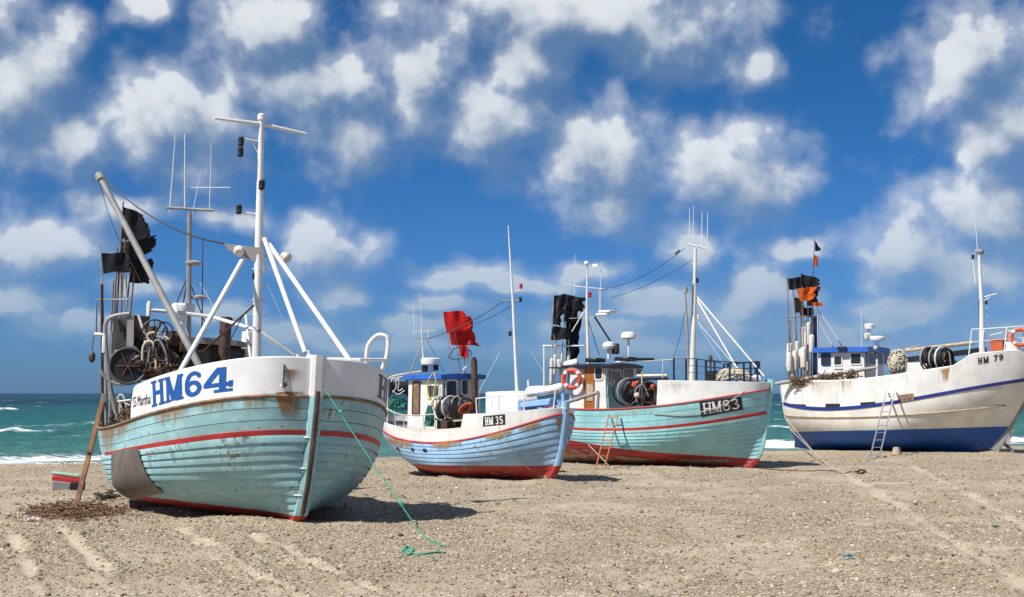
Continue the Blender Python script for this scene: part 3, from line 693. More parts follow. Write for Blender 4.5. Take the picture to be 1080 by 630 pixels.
    def stem(s, mat, head_mat=None, zhead=None, w=.16, fwd=.12, ztop=None, wl=None, zbot=-.12):
        ztop = ztop or s.ztop + .05
        def loft(z0, z1):
            z = np.linspace(z0, z1, 20); x = s.xs(np.maximum(z, s.sz[0])); mb = MB(); V = []
            d = np.gradient(x, z); nx = 1 / np.sqrt(1 + d * d); nz = -d * nx
            for i in range(20):
                for (o, y) in ((-.22, -w / 2 - .01), (fwd * .6, -w / 2 + .005), (fwd, -w / 4), (fwd, w / 4), (fwd * .6, w / 2 - .005), (-.22, w / 2 + .01)): V.append((x[i] + o * nx[i], y, z[i] + o * nz[i]))
            F = [(i * 6 + k, i * 6 + (k + 1) % 6, (i + 1) * 6 + (k + 1) % 6, (i + 1) * 6 + k) for i in range(19) for k in range(6)]; F += [tuple(range(6)), tuple(19 * 6 + k for k in range(6))]
            return mb.add(V, F)
        if head_mat:
            a = loft(zbot, zhead); o = s.th.part('stem_post', a, mat, attrs={'wl': s.wlattr(a, wl)} if wl is not None else None)
            s.th.part('stem_head', loft(zhead + .002, ztop), head_mat)
        else:
            a = loft(zbot, ztop); o = s.th.part('stem_post', a, mat, attrs={'wl': s.wlattr(a, wl)} if wl is not None else None)
        return o
    def keel(s, mat, w=.17):
        mb = MB(); x1 = s.xs(np.float64(0.)); x2 = s.x0 - s.L + s.ar + .5
        mb.box(((x1 + x2) / 2, 0, 0.), (x1 - x2, w, .34)); s.th.part('keel', mb, mat, bevel=.02)
        mb = MB(); xr = x2 - .05; mb.prism([(xr, -.03, .0), (xr - .75, -.03, .05), (xr - .7, -.03, .75), (xr - .1, -.03, .95)], (0, .06, 0)); s.th.part('rudder', mb, mat, bevel=.01)
    def stain(s, quad_px, mat, side=-1, off=.04, name='rust_stain', flip=False):
        q, P = s.patch(quad_px, 14, 10, off, side); mb = MB().grid(P); u = np.linspace(0, 1, 14)[:, None]; v = np.linspace(0, 1, 10)[None]
        fade = (np.sin(np.pi * u) ** .5) * (1 - v) ** .8
        s.th.part(name, mb, mat, attrs={'fade': fade})

# ------------------------------------------------------------------ lettering (flat painted characters laid on the hull)
def seg(x, y, a, b, w):
    a = np.array(a); b = np.array(b); ab = b - a; t = np.clip(((x - a[0]) * ab[0] + (y - a[1]) * ab[1]) / (ab @ ab), 0, 1)
    return np.hypot(x - a[0] - t * ab[0], y - a[1] - t * ab[1]) < w
def rect(x, y, a, b, c, d): return (x > a) & (x < b) & (y > c) & (y < d)
def ring(x, y, cx, cy, ro, so, ri, si): return (((x - cx) / ro) ** 2 + ((y - cy) / so) ** 2 < 1) & (((x - cx) / ri) ** 2 + ((y - cy) / si) ** 2 > 1)
def glyph(c, x, y, serif=True, k=1.0):
    st = .23 * k; sf = .10 * k
    if c == 'H':
        g = rect(x, y, .10, .10 + st, 0, 1) | rect(x, y, .90 - st, .90, 0, 1) | rect(x, y, .1, .9, .43, .43 + .15 * k)
        if serif: g |= ((y < sf) | (y > 1 - sf)) & (rect(x, y, .01, .43, 0, 1) | rect(x, y, .57, .99, 0, 1))
        return g
    if c == 'M':
        d1 = np.abs(x - (.14 + .36 * (1 - y) * 1.0) - .0) < .13 * k; d2 = np.abs(x - (.86 - .36 * (1 - y))) < .13 * k
        g = rect(x, y, .08, .08 + st * .62, 0, 1) | rect(x, y, .92 - st * .95, .92, 0, 1) | ((d1 | d2) & (y > .02) & (y < 1))
        if serif: g |= ((y < sf) & (rect(x, y, 0, .32, 0, 1) | rect(x, y, .60, 1, 0, 1))) | ((y > 1 - sf) & (rect(x, y, 0, .3, 0, 1) | rect(x, y, .7, 1, 0, 1)))
        return g
    if c == '6': return ring(x, y, .5, .32, .44, .32, .44 - st, .32 - .17 * k) | (ring(x, y, .56, .5, .50, .5, .50 - st * 1.05, .5 - .15 * k) & ((x < .52) | (y > .72)) & ~((x > .62) & (y < .72))) & (x < .92)
    if c == '9': return glyph('6', 1 - x, 1 - y, serif, k)
    if c == '4':
        g = rect(x, y, .56, .56 + st, 0, 1) | rect(x, y, .03, .98, .23, .23 + .15 * k) | ((np.abs(x - (.05 + .56 * (y - .27) / .73)) < .11 * k + .02) & (y > .24) & (y < 1))
        if serif: g |= rect(x, y, .40, .98, 0, sf * 1.1) | rect(x, y, .86, .98, .18, .43)
        return g
    if c == '8': return ring(x, y, .5, .27, .43, .28, .43 - st * .95, .28 - .13 * k) | ring(x, y, .5, .76, .37, .25, .37 - st * .9, .25 - .12 * k)
    if c == '3': return (ring(x, y, .46, .27, .44, .28, .44 - st, .28 - .14 * k) & ((x > .42) | (y < .17))) | (ring(x, y, .46, .76, .39, .25, .39 - st, .25 - .13 * k) & ((x > .42) | (y > .84)))
    if c == '5': return rect(x, y, .16, .86, 1 - .15 * k, 1) | rect(x, y, .16, .16 + .18 * k, .5, 1) | (ring(x, y, .46, .32, .45, .33, .45 - st, .33 - .15 * k) & ((x > .3) | (y < .16)))
    if c == '7': return rect(x, y, .06, .94, 1 - .17 * k, 1) | ((np.abs(x - (.30 + .50 * y)) < .13 * k) & (y < .9)) | (serif & rect(x, y, .06, .18, .74, 1))
    return np.zeros_like(x, bool)
def text_mesh(hull, text, quad_px, side=-1, off=.05, widths=None, gap=.1, cells=44, serif=True, k=1., inset=(0, 0, 0, 0), corners=None):
    """cells of each character laid on the hull inside the four corner pixels (top left, top right, bottom right, bottom left)"""
    c = np.array(corners if corners is not None else [hull.inv(*p, side) for p in quad_px]); Wd = [(.55 if ch == ' ' else 1.0) if widths is None else widths[i] for i, ch in enumerate(text)]
    tot = sum(Wd) + gap * (len(text) - 1); x = 0; objs = []
    for i, ch in enumerate(text):
        if ch != ' ':
            nx, ny = int(cells * Wd[i] * .9), cells; gx = (np.arange(nx) + .5) / nx; gy = (np.arange(ny) + .5) / ny; X, Y = np.meshgrid(gx, gy, indexing='ij')
            G = glyph(ch, X, Y, serif, k); u0 = x / tot; u1 = (x + Wd[i]) / tot
            l, r, b_, t_ = inset; su = lambda q: l + (1 - l - r) * q; sv = lambda q: b_ + (1 - b_ - t_) * q
            U = su(u0 + (u1 - u0) * np.arange(nx + 1) / nx)[:, None, None]; Vv = sv(np.arange(ny + 1) / ny)[None, :, None]
            q = c[3] * (1 - U) * (1 - Vv) + c[2] * U * (1 - Vv) + c[1] * U * Vv + c[0] * (1 - U) * Vv
            P = hull.pt(q[..., 0], q[..., 1], side, np.full(q.shape[:2], off)).reshape(-1, 3)
            F = []
            for a in range(nx):
                for b in range(ny):
                    if G[a, b]: F.append((a * (ny + 1) + b, (a + 1) * (ny + 1) + b, (a + 1) * (ny + 1) + b + 1, a * (ny + 1) + b + 1))
            used = sorted({v for f in F for v in f}); mp = {v: j for j, v in enumerate(used)}
            mb = MB().add([P[v] for v in used], [[mp[v] for v in f] for f in F]); objs.append(mb)
        x += Wd[i] + gap
    return objs
def font_mesh(hull, text, quad_px, side=-1, off=.05):
    cu = bpy.data.curves.new('lettering', 'FONT'); cu.body = text; o = bpy.data.objects.new('lettering', cu); COL.objects.link(o)
    dg = bpy.context.evaluated_depsgraph_get(); me = bpy.data.meshes.new_from_object(o.evaluated_get(dg)); bpy.data.objects.remove(o)
    bm = bmesh.new(); bm.from_mesh(me); bmesh.ops.triangulate(bm, faces=bm.faces)
    V = np.array([v.co[:] for v in bm.verts]); F = [[v.index for v in f.verts] for f in bm.faces]; bm.free()
    mn, mx = V[:, :2].min(0), V[:, :2].max(0); u = ((V[:, 0] - mn[0]) / (mx[0] - mn[0]))[:, None]; v = ((V[:, 1] - mn[1]) / (mx[1] - mn[1]))[:, None]
    c = np.array([hull.inv(*p, side) for p in quad_px]); q = c[3] * (1 - u) * (1 - v) + c[2] * u * (1 - v) + c[1] * u * v + c[0] * (1 - u) * v
    return MB().add(hull.pt(q[:, 0], q[:, 1], side, np.full(len(q), off)), F)

# ------------------------------------------------------------------ small builders
def boat_frame(foot_px, heading, heel=0., lift=0.):
    p = ground_px(*foot_px); p[2] = float(ground_base(p[0], p[1])) + lift; t = R(heading); h = R(heel)
    fw = np.array([math.sin(t), -math.cos(t), 0]); pt = np.array([math.cos(t), math.sin(t), 0]); up = np.array([0, 0, 1.]) * math.cos(h) + pt * math.sin(h)
    return Frame(p, fw, up)
def window(th, parent, fr_c, ux, uy, w, h, frame_mat, pane_mat=None, r=.08, proud=.02, name='window', fw=.05):
    """rounded window: frame standing proud of the wall and a pane set back in it; ux, uy span the wall"""
    c = np.array(fr_c, float); ux = np.array(ux, float); uy = np.array(uy, float); nz = np.cross(ux, uy); mb = MB()
    def loop(w, h, r, d):
        P = []
        for sx, sy, a0 in ((1, 1, 0), (-1, 1, 90), (-1, -1, 180), (1, -1, 270)):
            for k in range(4):
                a = R(a0 + 30 * k); P.append(c + ux * (sx * (w / 2 - r) + r * math.cos(a)) + uy * (sy * (h / 2 - r) + r * math.sin(a)) + nz * d)
        return P
    A = loop(w + 2 * fw, h + 2 * fw, r + fw * .5, -.005); B = loop(w + 2 * fw, h + 2 * fw, r + fw * .5, proud); C = loop(w, h, r, proud); D = loop(w, h, r, .004)
    V = A + B + C + D; n = 16
    mb.add(V, [(i + a * n, (i + 1) % n + a * n, (i + 1) % n + (a + 1) * n, i + (a + 1) * n) for a in range(3) for i in range(n)])
    mb.mi = 1; mb.add(D, [tuple(range(n))])
    return th.part(name, mb, [frame_mat, pane_mat or GLASS], parent)
def wheelhouse(th, x0, x1, y0, y1, z0, z1, wall, roof, over=.18, rt=.14, lean=.12, crown=.08, brim=None):
    """cabin: walls with a raked front, roof slab with camber and overhang. x1 is the front"""
    mb = MB(); V = [(x0, y0, z0), (x1, y0, z0), (x1, y1, z0), (x0, y1, z0), (x0 + .03, y0 + .04, z1), (x1 - lean, y0 + .04, z1), (x1 - lean, y1 - .04, z1), (x0 + .03, y1 - .04, z1)]
    mb.add(V, [(3, 2, 1, 0), (4, 5, 6, 7), (0, 1, 5, 4), (1, 2, 6, 5), (2, 3, 7, 6), (3, 0, 4, 7)])
    wh = th.part('wheelhouse', mb, wall, bevel=.025)
    ny = 9; P = []
    Y = np.linspace(y0 - over, y1 + over, ny); cr = crown * (1 - ((Y - (y0 + y1) / 2) / ((y1 - y0) / 2 + over)) ** 2)
    rb = MB(); xs = np.array([x0 - over, x1 + over]); top = np.stack([np.stack([np.full(ny, x), Y, z1 + rt + cr], -1) for x in xs]); bot = np.stack([np.stack([np.full(ny, x), Y, np.full(ny, z1 + .003)], -1) for x in xs])
    rb.grid(top); rb.grid(bot)
    loop = lambda k: [top[k, i] for i in range(ny)]
    for k in (0, 1): rb.grid(np.stack([top[k], bot[k]]))
    rb.add([top[0, 0], top[1, 0], bot[1, 0], bot[0, 0]], [(0, 1, 2, 3)]); rb.add([top[0, -1], top[1, -1], bot[1, -1], bot[0, -1]], [(0, 1, 2, 3)])
    th.part('roof', rb, roof, wh); return wh
def rail(th, pts, h, r, mat, posts=None, mid=True, name='guard_rail'):
    """pipe rail: pts at deck level, top bar h above"""
    pts = [np.array(p, float) for p in pts]; up = np.array([0, 0, h]); root = th.part(name, MB().tube([p + up for p in pts], r, 6), mat)
    if mid: th.part('rail_bar', MB().tube([p + up * .5 for p in pts], r * .7, 6), mat, root)
    for p in (posts if posts is not None else pts): th.part('post', MB().tube([np.array(p) - np.array([0, 0, .03]), np.array(p) + up], r, 6), mat, root)
    return root
def cloth_flag(TL, TR, BR, BL, wave=.06, nx=26, ny=17, rag=.12, seed=0, nrm=(0, 1, 0), k=1.5):
    rs = np.random.default_rng(seed); u = np.linspace(0, 1, nx)[:, None, None]; v = np.linspace(0, 1, ny)[None, :, None]
    rr_ = rs.random(ny); rr_ = np.convolve(np.pad(rr_, 1, mode='edge'), [.25, .5, .25], 'valid') ** 2; rg = 1 - rag * 2.2 * rr_[None, :, None]; uu = u * (1 - (1 - rg) * u)
    P = np.array(TL) * (1 - uu) * (1 - v) + np.array(TR) * uu * (1 - v) + np.array(BR) * uu * v + np.array(BL) * (1 - uu) * v
    ph = rs.uniform(0, 6.28); L = np.linalg.norm(np.array(TR) - np.array(TL))
    P = P + np.array(nrm) * wave * (np.sin(u * 2 * math.pi * k + v * 2.2 + ph) * u ** .6 + .5 * np.sin(u * 11 + v * 5 + ph) * u)
    P[..., 2:3] += .35 * wave * np.sin(u * 7 + v * 3 + ph) * u
    return MB().grid(P)
def marker(fr, ref, base_px, top_px, flags=(), floats=(), pole_mat=PALEWOOD, label='', r=.017, group=None, seed=0, dd=0., camn=None, weight=False):
    """fishing-net marker: long staff with a flag and a foam float"""
    b = fr.D(*base_px, ref, dd); t = fr.D(*top_px, ref, dd); th = Thing('marker_flag' if flags else 'marker_pole', label, 'marker', fr, b, group)
    th.tube('pole', [b, t], [r, r * .7], pole_mat, n=6); n = fr.A.T @ np.array([0, -1., 0])
    for i, (q, cm) in enumerate(flags):
        c = [fr.D(*p, ref, dd) for p in q]; th.part('flag', cloth_flag(*c, wave=.05 + .03 * np.linalg.norm(c[1] - c[0]), seed=seed + i, nrm=n), cm)
    for (y0, y1, rr) in floats:
        k0 = (y0 - base_px[1]) / (top_px[1] - base_px[1]); k1 = (y1 - base_px[1]) / (top_px[1] - base_px[1]); a = b + (t - b) * k1; c = b + (t - b) * k0; d = c - a
        th.part('float', MB().tube([a, a + d * .03, a + d * .1, a + d * .9, a + d * .97, c], [rr * .5, rr * .85, rr, rr, rr * .85, rr * .5], 10), FOAMW)
    return th
def lifebuoy(fr, c, axis, Ro, r, label, mat=REDW):
    th = Thing('lifebuoy', label, 'lifebuoy', fr, c)
    mb = MB().torus(c, axis, Ro - r, r, 32, 10); th.part('ring', mb, mat)
    ax = np.array(axis, float); ax /= np.linalg.norm(ax)
    for k in range(4):
        a = math.pi / 4 + k * math.pi / 2; th.part('reflective_band', MB().torus(c, axis, Ro - r, r * 1.05, 5, 10, a - .16, a + .16), WHITE)
    th.part('grab_line', MB().torus(c, axis, Ro + .015, .008, 32, 5), WHITEW); return th
def ladder(fr, a0, a1, b0, b1, nr, mat, label, r=.022, rr=.016):
    th = Thing('ladder', label, 'ladder', fr, a0)
    a0, a1, b0, b1 = map(np.array, (a0, a1, b0, b1))
    d = np.cross(a1 - a0, b0 - a0)
    for p, q in ((a0, a1), (b0, b1)): th.part('side_rail', MB().bar(p, q, .035, .07, d), mat)
    for k in range(nr):
        t = (k + .6) / nr; th.part('rung', MB().tube([a0 + (a1 - a0) * t, b0 + (b1 - b0) * t], rr, 6), mat)
    return th
def heap(c, rx, ry, rz, mat, n=40, r=.02, seed=0, core=True):
    """tangle of rope or net: a lumpy core and many random loops"""
    rs = np.random.default_rng(seed); mb = MB()
    if core:
        U, Vv = np.meshgrid(np.linspace(0, 2 * math.pi, 18), np.linspace(.02, math.pi / 2, 7), indexing='ij'); k = .82 + .2 * rs.random(U.shape); k[-1] = k[0]
        mb.grid(np.stack([c[0] + rx * k * np.cos(U) * np.sin(Vv), c[1] + ry * k * np.sin(U) * np.sin(Vv), c[2] + rz * k * np.cos(Vv)], -1))
    for i in range(n):
        a = rs.uniform(0, 2 * math.pi, 5) * .25 + rs.uniform(0, 6.28); e = rs.uniform(.2, 1.5, 5); q = []
        a = np.cumsum(rs.uniform(-.6, .6, 5)) + a[0]
        for aa, ee in zip(a, e): q.append((c[0] + rx * math.cos(aa) * math.sin(ee) * 1.02, c[1] + ry * math.sin(aa) * math.sin(ee) * 1.02, c[2] + rz * math.cos(ee) * 1.03))
        mb.tube(arc(q, 3), r, 4, caps=False)
    return mb
def drum_lamp(c, ax, r, h): return MB().lathe([(r * .7, -h / 2), (r, -h * .35), (r * .9, -h * .05), (r * 1.05, 0), (r * .9, .05 * h), (r, h * .35), (r * .6, h / 2)], c, ax, 12)

# ================================================================== boat HM64 (near, pale teal)
A = boat_frame((309, 552), 28, 2.5)
TA = Thing('fishing_boat', 'big pale teal clinker fishing boat marked HM64 with red stripe, nearest the camera', 'boat', A)
HA = Hull(TA, A, 10.9, 2.42, [(309, 554), (317, 543), (323, 510), (328, 470), (332, 430), (335, 374)],
          [(106, 452), (118, 451), (139, 443), (165, 435), (200, 427), (250, 419), (300, 414), (330, 411)], pb=.34, m=.36, secn=11., sfit=(.03, .66), deg=3, fine=.85, vbow=3.3, aft_rake=.7)
A_r = HA.trace([(110, 480), (150, 472), (200, 464), (250, 457), (300, 453), (326, 450)], sfit=(.04, .6), deg=2)
A_b = HA.trace([(139, 412), (148, 405), (185, 393), (215, 385), (250, 380), (300, 376), (333, 374)], True, sfit=(.03, .5), deg=3)
A_wl = np.array([.38, .17])
MA_H = hull_paint('pale_teal_hull_paint', (.30, .53, .555), (.36, .035, .03), .31)
hullA = HA.planks(MA_H, A_r, 11, None, 3, wl=A_wl, th=.058)
HA.stem(MA_H, WHITEW, HA.zs(0.) - .0, w=.26, ztop=np.polyval(A_b, 0.) + .07, wl=A_wl)
mb = MB(); z = np.linspace(.1, HA.zs(0.) + .1, 16); mb.tube([(HA.xs(q) + .115, 0, q) for q in z], .045, 8); TA.part('stem_iron', mb, RUSTM)
HA.keel(paint('bottom_red', (.28, .03, .025), .6, .3, .4, under=(.3, .24, .18)))
tA_end = HA.inv(139, 425)[0]
zbA = lambda t: np.polyval(A_b, t) - .35 * sstep((t - tA_end + .02) / .02) ** 2
for sd in (-1, 1):
    HA.bulwark(zbA, 0.0, tA_end, WHITE, sd)
    HA.strip(lambda t: HA.zs(t), 1e-5, 1, .035, WOOD if sd < 0 else WOOD, sd, .02)
    HA.strip(zbA, 1e-5, tA_end, .028, WHITE, sd, -.02, 'cap_rail')
    HA.stripe(lambda t: np.polyval(A_r, t), 1e-5, .57, .045, RED, sd, .036)
HA.stripe(lambda t: np.polyval(A_r, t), .72, .99, .045, RED, -1, .036)
q, P = HA.patch([(122, 478), (150, 472), (176, 517), (146, 530)], 16, 24, .085); TA.part('steel_patch', MB().grid(P), STEELP)
for mbx in text_mesh(HA, 'HM64', [(160, 403), (247, 386), (247, 412), (161, 430)], off=.02, widths=[1, 1.1, .9, 1.05], gap=.03): TA.part('letter', mbx, BLUEL)
for mbx in text_mesh(HA, 'HM64', None, side=1, corners=[HA.inv(*p) for p in ((247, 386), (160, 403), (161, 430), (247, 412))], off=.02, widths=[1, 1.1, .9, 1.05], gap=.03): TA.part('letter', mbx, NAVYL)
TA.part('name_lettering', font_mesh(HA, 'SS Martha', [(141, 419), (160, 415), (160, 426), (141, 430)], off=.02), BLACKL)

# ================================================================== boat HM35 (small, light blue)
B = boat_frame((577, 508), 40)
TB = Thing('fishing_boat', 'small light blue clinker fishing boat marked HM 35 with blue cabin roof', 'boat', B)
HB = Hull(TB, B, 8.4, 1.58, [(574, 509), (583, 500), (588, 490), (592, 470), (595, 440), (596.5, 423)],
          [(403, 449), (410, 458), (425, 464), (450, 467.5), (480, 466), (515, 459), (540, 452), (570, 442), (590, 434)], pb=.5, m=.42, secn=5., sfit=(.04, .72), deg=4, fine=1.2, vbow=2., aft_rake=1.7)
B_wl = HB.trace([(417, 480), (440, 488), (470, 492), (500, 491), (550, 491), (588, 493)], sfit=(.05, .6), deg=2)
B_b = HB.trace([(485, 437), (515, 436), (550, 433.5), (590, 430)], True, sfit=(.05, .42), deg=2)
B_a = HB.trace([(404, 443), (415, 449), (430, 452), (460, 453), (488, 453)], True, sfit=(.46, .74), deg=2)
MB_H = hull_paint('light_blue_hull_paint', (.28, .47, .665), (.40, .035, .03), .22)
HB.planks(MB_H, HB.cz, 10, None, 0, wl=B_wl, th=.046)
HB.stem(MB_H, None, w=.22, wl=B_wl, ztop=HB.ztop)
HB.keel(paint('bottom_red', (.28, .03, .025)))
tB_e = HB.inv(488, 445)[0]
zbB = lambda t: np.where(t < tB_e, np.polyval(B_b, np.minimum(t, tB_e)), np.polyval(B_a, np.maximum(t, tB_e)))
for sd in (-1, 1):
    HB.bulwark(zbB, .0005, 1, WHITEW, sd, n=160, closeend=False)
    HB.strip(lambda t: HB.zs(t), 1e-4, 1, .03, RED, sd, .03)
q, P = HB.patch([(510, 439), (533, 437), (533, 448), (510, 450)], 10, 6, .02); TB.part('number_plate', MB().grid(P), BLACKL)
for mbx in text_mesh(HB, 'HM 35', [(511, 440), (532, 438), (532, 447.3), (511, 449.2)], off=.026, widths=[1, 1.15, .35, .95, .95], gap=.05, cells=30, inset=(.04, .04, .06, .06), k=1.1): TB.part('letter', mbx, WHITEL)

# ================================================================== boat HM83 (aqua)
C = boat_frame((793, 493), 56)
TC = Thing('fishing_boat', 'aqua fishing boat marked HM83 with red bottom and dark foredeck railing', 'boat', C)
HC = Hull(TC, C, 9.9, 1.95, [(780, 496), (790, 492), (797, 486), (803, 470), (808, 440), (813, 402)],
          [(560, 430), (603, 431.5), (640, 432), (690, 429), (720, 425), (760, 419), (808, 411.5)], pb=.48, m=.42, secn=5.5, sfit=(.04, .7), deg=3, fine=1.3, vbow=2.)
C_r = HC.trace([(560, 451), (603, 452.5), (640, 453.5), (690, 452), (740, 446), (806, 436)], sfit=(.04, .66), deg=3)
C_wl = HC.trace([(560, 461), (600, 466), (640, 471), (690, 477), (740, 481), (780, 482.5), (802, 479)], sfit=(.05, .62), deg=2)
C_b = HC.trace([(690, 401), (730, 401.5), (770, 402.5), (812, 403)], True, sfit=(.05, .42), deg=2)
MC_H = hull_paint('aqua_hull_paint', (.28, .585, .62), (.42, .03, .035), .18)
HC.planks(MC_H, C_r, 12, None, 3, wl=C_wl, th=.046)
HC.stem(MC_H, None, wl=C_wl, ztop=HC.ztop + .05)
HC.keel(paint('bottom_red', (.28, .03, .025)))
tC_e = HC.inv(693, 415)[0]
for sd in (-1, 1):
    HC.bulwark(lambda t: np.polyval(C_b, t), 1e-4, tC_e, WHITE, sd)
    HC.strip(lambda t: HC.zs(t), 1e-4, 1, .03, RED, sd, .025)
    HC.stripe(lambda t: np.polyval(C_r, t), 1e-4, 1, .05, RED, sd, .034)
q, P = HC.patch([(738, 424), (782, 418.5), (784, 432), (740, 440)], 12, 8, .02); TC.part('number_plate', MB().grid(P), BLACKL)
for mbx in text_mesh(HC, 'HM83', [(740, 425), (781, 419.5), (783, 431.5), (741, 439)], off=.027, widths=[1.05, 1.15, .95, .95], gap=.06, cells=36, inset=(.03, .03, .1, .06), serif=True, k=.72): TC.part('letter', mbx, WHITEL)

# ================================================================== boat HM79 (white and blue)
D = boat_frame((1050, 478), 57)
TD = Thing('fishing_boat', 'white fishing boat marked HM 79 with royal blue bottom and blue cabin roof', 'boat', D)
HD = Hull(TD, D, 12.0, 2.1, [(1042, 481), (1050, 477), (1064, 452), (1080, 424), (1095, 398), (1112, 368)],
          [(818, 430), (870, 431), (930, 427), (965, 420), (1000, 413), (1040, 407), (1080, 403)], pb=.55, m=.45, secn=3.2, sfit=(.14, .82), deg=3, fine=1.2, vbow=1.25, aft_rake=.7, pa=.4)
D_wl = HD.trace([(832, 453), (880, 455), (940, 453), (1000, 452), (1066, 449)], sfit=(.12, .75), deg=1)
D_b = HD.trace([(1018, 374), (1030, 373), (1080, 369)], True, sfit=(.12, .24), deg=1)
D_a = HD.trace([(818, 403), (850, 402), (900, 401), (940, 396), (975, 391), (1005, 386)], True, sfit=(.3, .8), deg=3)
D_k = HD.trace([(825, 438.5), (880, 440.5), (940, 439), (1000, 434), (1080, 426)], sfit=(.14, .75), deg=3)
MD_H = hull_paint('white_and_blue_hull_paint', (.76, .73, .66), (.008, .10, .43), .02, worn=(.008, .06, .26), dirt=.2)
HD.shell(MD_H, D_wl)
HD.stem(GREY, None, w=.14, ztop=HD.ztop + .1)
HD.keel(paint('bottom_black', (.03, .03, .035)))
tD1 = HD.inv(1024, 385)[0]; tD2 = HD.inv(1001, 393)[0]
def zbD(t):
    k = sstep((t - tD1) / (tD2 - tD1)); return np.polyval(D_b, np.minimum(t, tD1 + .03)) * (1 - k) + np.polyval(D_a, np.clip(t, tD2 - .02, .8)) * k
for sd in (-1, 1):
    HD.bulwark(zbD, .01, 1, WHITEW, sd, n=120, closeend=False)
    HD.strip(zbD, .01, 1, .03, WHITEW, sd, -.02, 'cap_rail', n=120)
    HD.stripe(lambda t: HD.zs(t) - .02, .01, 1, .075, NAVY, sd, .03, 'painted_band')
    HD.strip(lambda t: np.polyval(D_k, t), .05, 1, .035, PALEWOOD, sd, .02)
for mbx in text_mesh(HD, 'HM 79', [(1031, 378), (1058, 373.5), (1058, 379.5), (1031, 384)], off=.03, widths=[1, 1.15, .7, .9, .9], gap=.15, cells=30, serif=True, k=1.1): TD.part('letter', mbx, BLACKL)

# ------------------------------------------------------------------ HM64: mast, cabin and deck gear
def a0(x, y): return A.P(x, y, Y=0)
zdA = 1.75
mt = a0(275, 134); mbs = a0(273, 378); mx = mbs[0]
mty = A.D(275, 134, (mx, 0, 7))[1] * 1.0; my = lambda z: mty * (z - zdA) / (mt[2] - zdA)
mast = TA.part('mast', MB().tube([(mx, 0, zdA), (mx, my(mbs[2]), mbs[2]), (mx, my((mbs[2] + mt[2]) / 2), (mbs[2] + mt[2]) / 2), (mx, mty, mt[2])], [.1, .095, .085, .055], 14), WHITE)
TA.part('mast_cap', MB().lathe([(.055, -.02), (.085, 0), (.085, .1), (.05, .13)], (mx, mty, mt[2]), n=12), WHITE, mast)
zt = mt[2] - .12; TA.part('spar', MB().tube([(mx, mty - 1.0, zt + .02), (mx, mty, zt + .03), (mx, mty + 1.0, zt - .05)], [.03, .045, .03], 8), WHITE, mast)
def mast_lamp(px, py, zpx, mats=BLACK, n=1):
    p = A.D(px, py, (mx, 0, 4)); z = a0(273, zpx)[2]
    TA.part('lamp_bracket', MB().tube([(mx, my(z), z), (p[0], p[1], z + .02)], .018, 6).tube([(mx, my(z), z - .32), (p[0] * .5 + mx * .5, p[1] * .5 + my(z) * .5, z)], .014, 6), WHITE, mast)
    for k in range(n):
        c = p + np.array([0, 0, (.11 if n == 2 and k == 0 else -.11 if n == 2 else .06)])
        TA.part('lamp', drum_lamp(c, (0, 0, 1), .065, .2), mats, mast)
mast_lamp(254, 155, 157, n=2); mast_lamp(252, 224, 230)
zz = a0(275, 200)[2]; TA.part('lamp', drum_lamp((mx + .12, my(zz), zz), (0, 0, 1), .07, .2), BLACK, mast)
for y in (286, 303, 318, 333): z = a0(273, y)[2]; TA.part('step', MB().tube([(mx, my(z) - .13, z), (mx, my(z) + .22, z)], .014, 6), WHITE, mast)
# grey gusset plate with floodlights
g = [A.D(x, y, (mx, 0, 4)) for x, y in ((236, 257), (278, 262), (278, 290), (270, 277), (240, 264))]
TA.part('gusset', MB().prism(g, (.03, 0, 0)), GREY, mast)
fx = A.D(251, 265, (mx, 0, 4)); TA.part('floodlight', MB().lathe([(.05, -.1), (.10, -.05), (.11, .06), (.08, .1)], fx + np.array([.06, 0, 0]), (.8, -.2, -.5), 12), WHITEW, mast)
fx = A.D(301, 271, (mx, 0, 4)); TA.part('floodlight', MB().lathe([(.05, -.1), (.10, -.05), (.11, .06), (.08, .1)], fx, (.6, .5, -.5), 12), CREAM, mast)
TA.part('floodlight_bracket', MB().tube([(mx, my(fx[2]), fx[2]), fx], .02, 6), WHITE, mast)
hk = A.D(268, 290, (mx, 0, 4)); TA.part('pulley_block', MB().tube(sag(A.D(270, 277, (mx, 0, 4)), hk, 0, 3), .012, 5).lathe([(.02, .06), (.045, .0), (.03, -.1)], hk, n=8), BLACK, mast)
# tripod legs of the mast
for (p, q, Yq) in (((279, 252), (322, 372), .25), ((284, 258), (370, 380), 1.45), ((257, 272), (186, 393), -1.75)):
    a = A.D(*p, (mx, 0, 4)); b = A.P(*q, Y=Yq) if Yq == .25 else None
    if b is None:
        t_, z_ = HA.inv(*q, -1) if Yq < 0 else min(((tt, float(zbA(np.array([tt]))[0])) for tt in np.linspace(.002, .12, 80)), key=lambda e: abs(A.px(HA.pt(np.array([e[0]]), np.array([e[1]]), 1))[0][0] - q[0])); b = HA.pt(np.array([t_]), np.array([z_]), 1 if Yq > 0 else -1, np.array([-.06]))[0]
    TA.tube('mast_strut', [a, b], .05, WHITE, n=10)
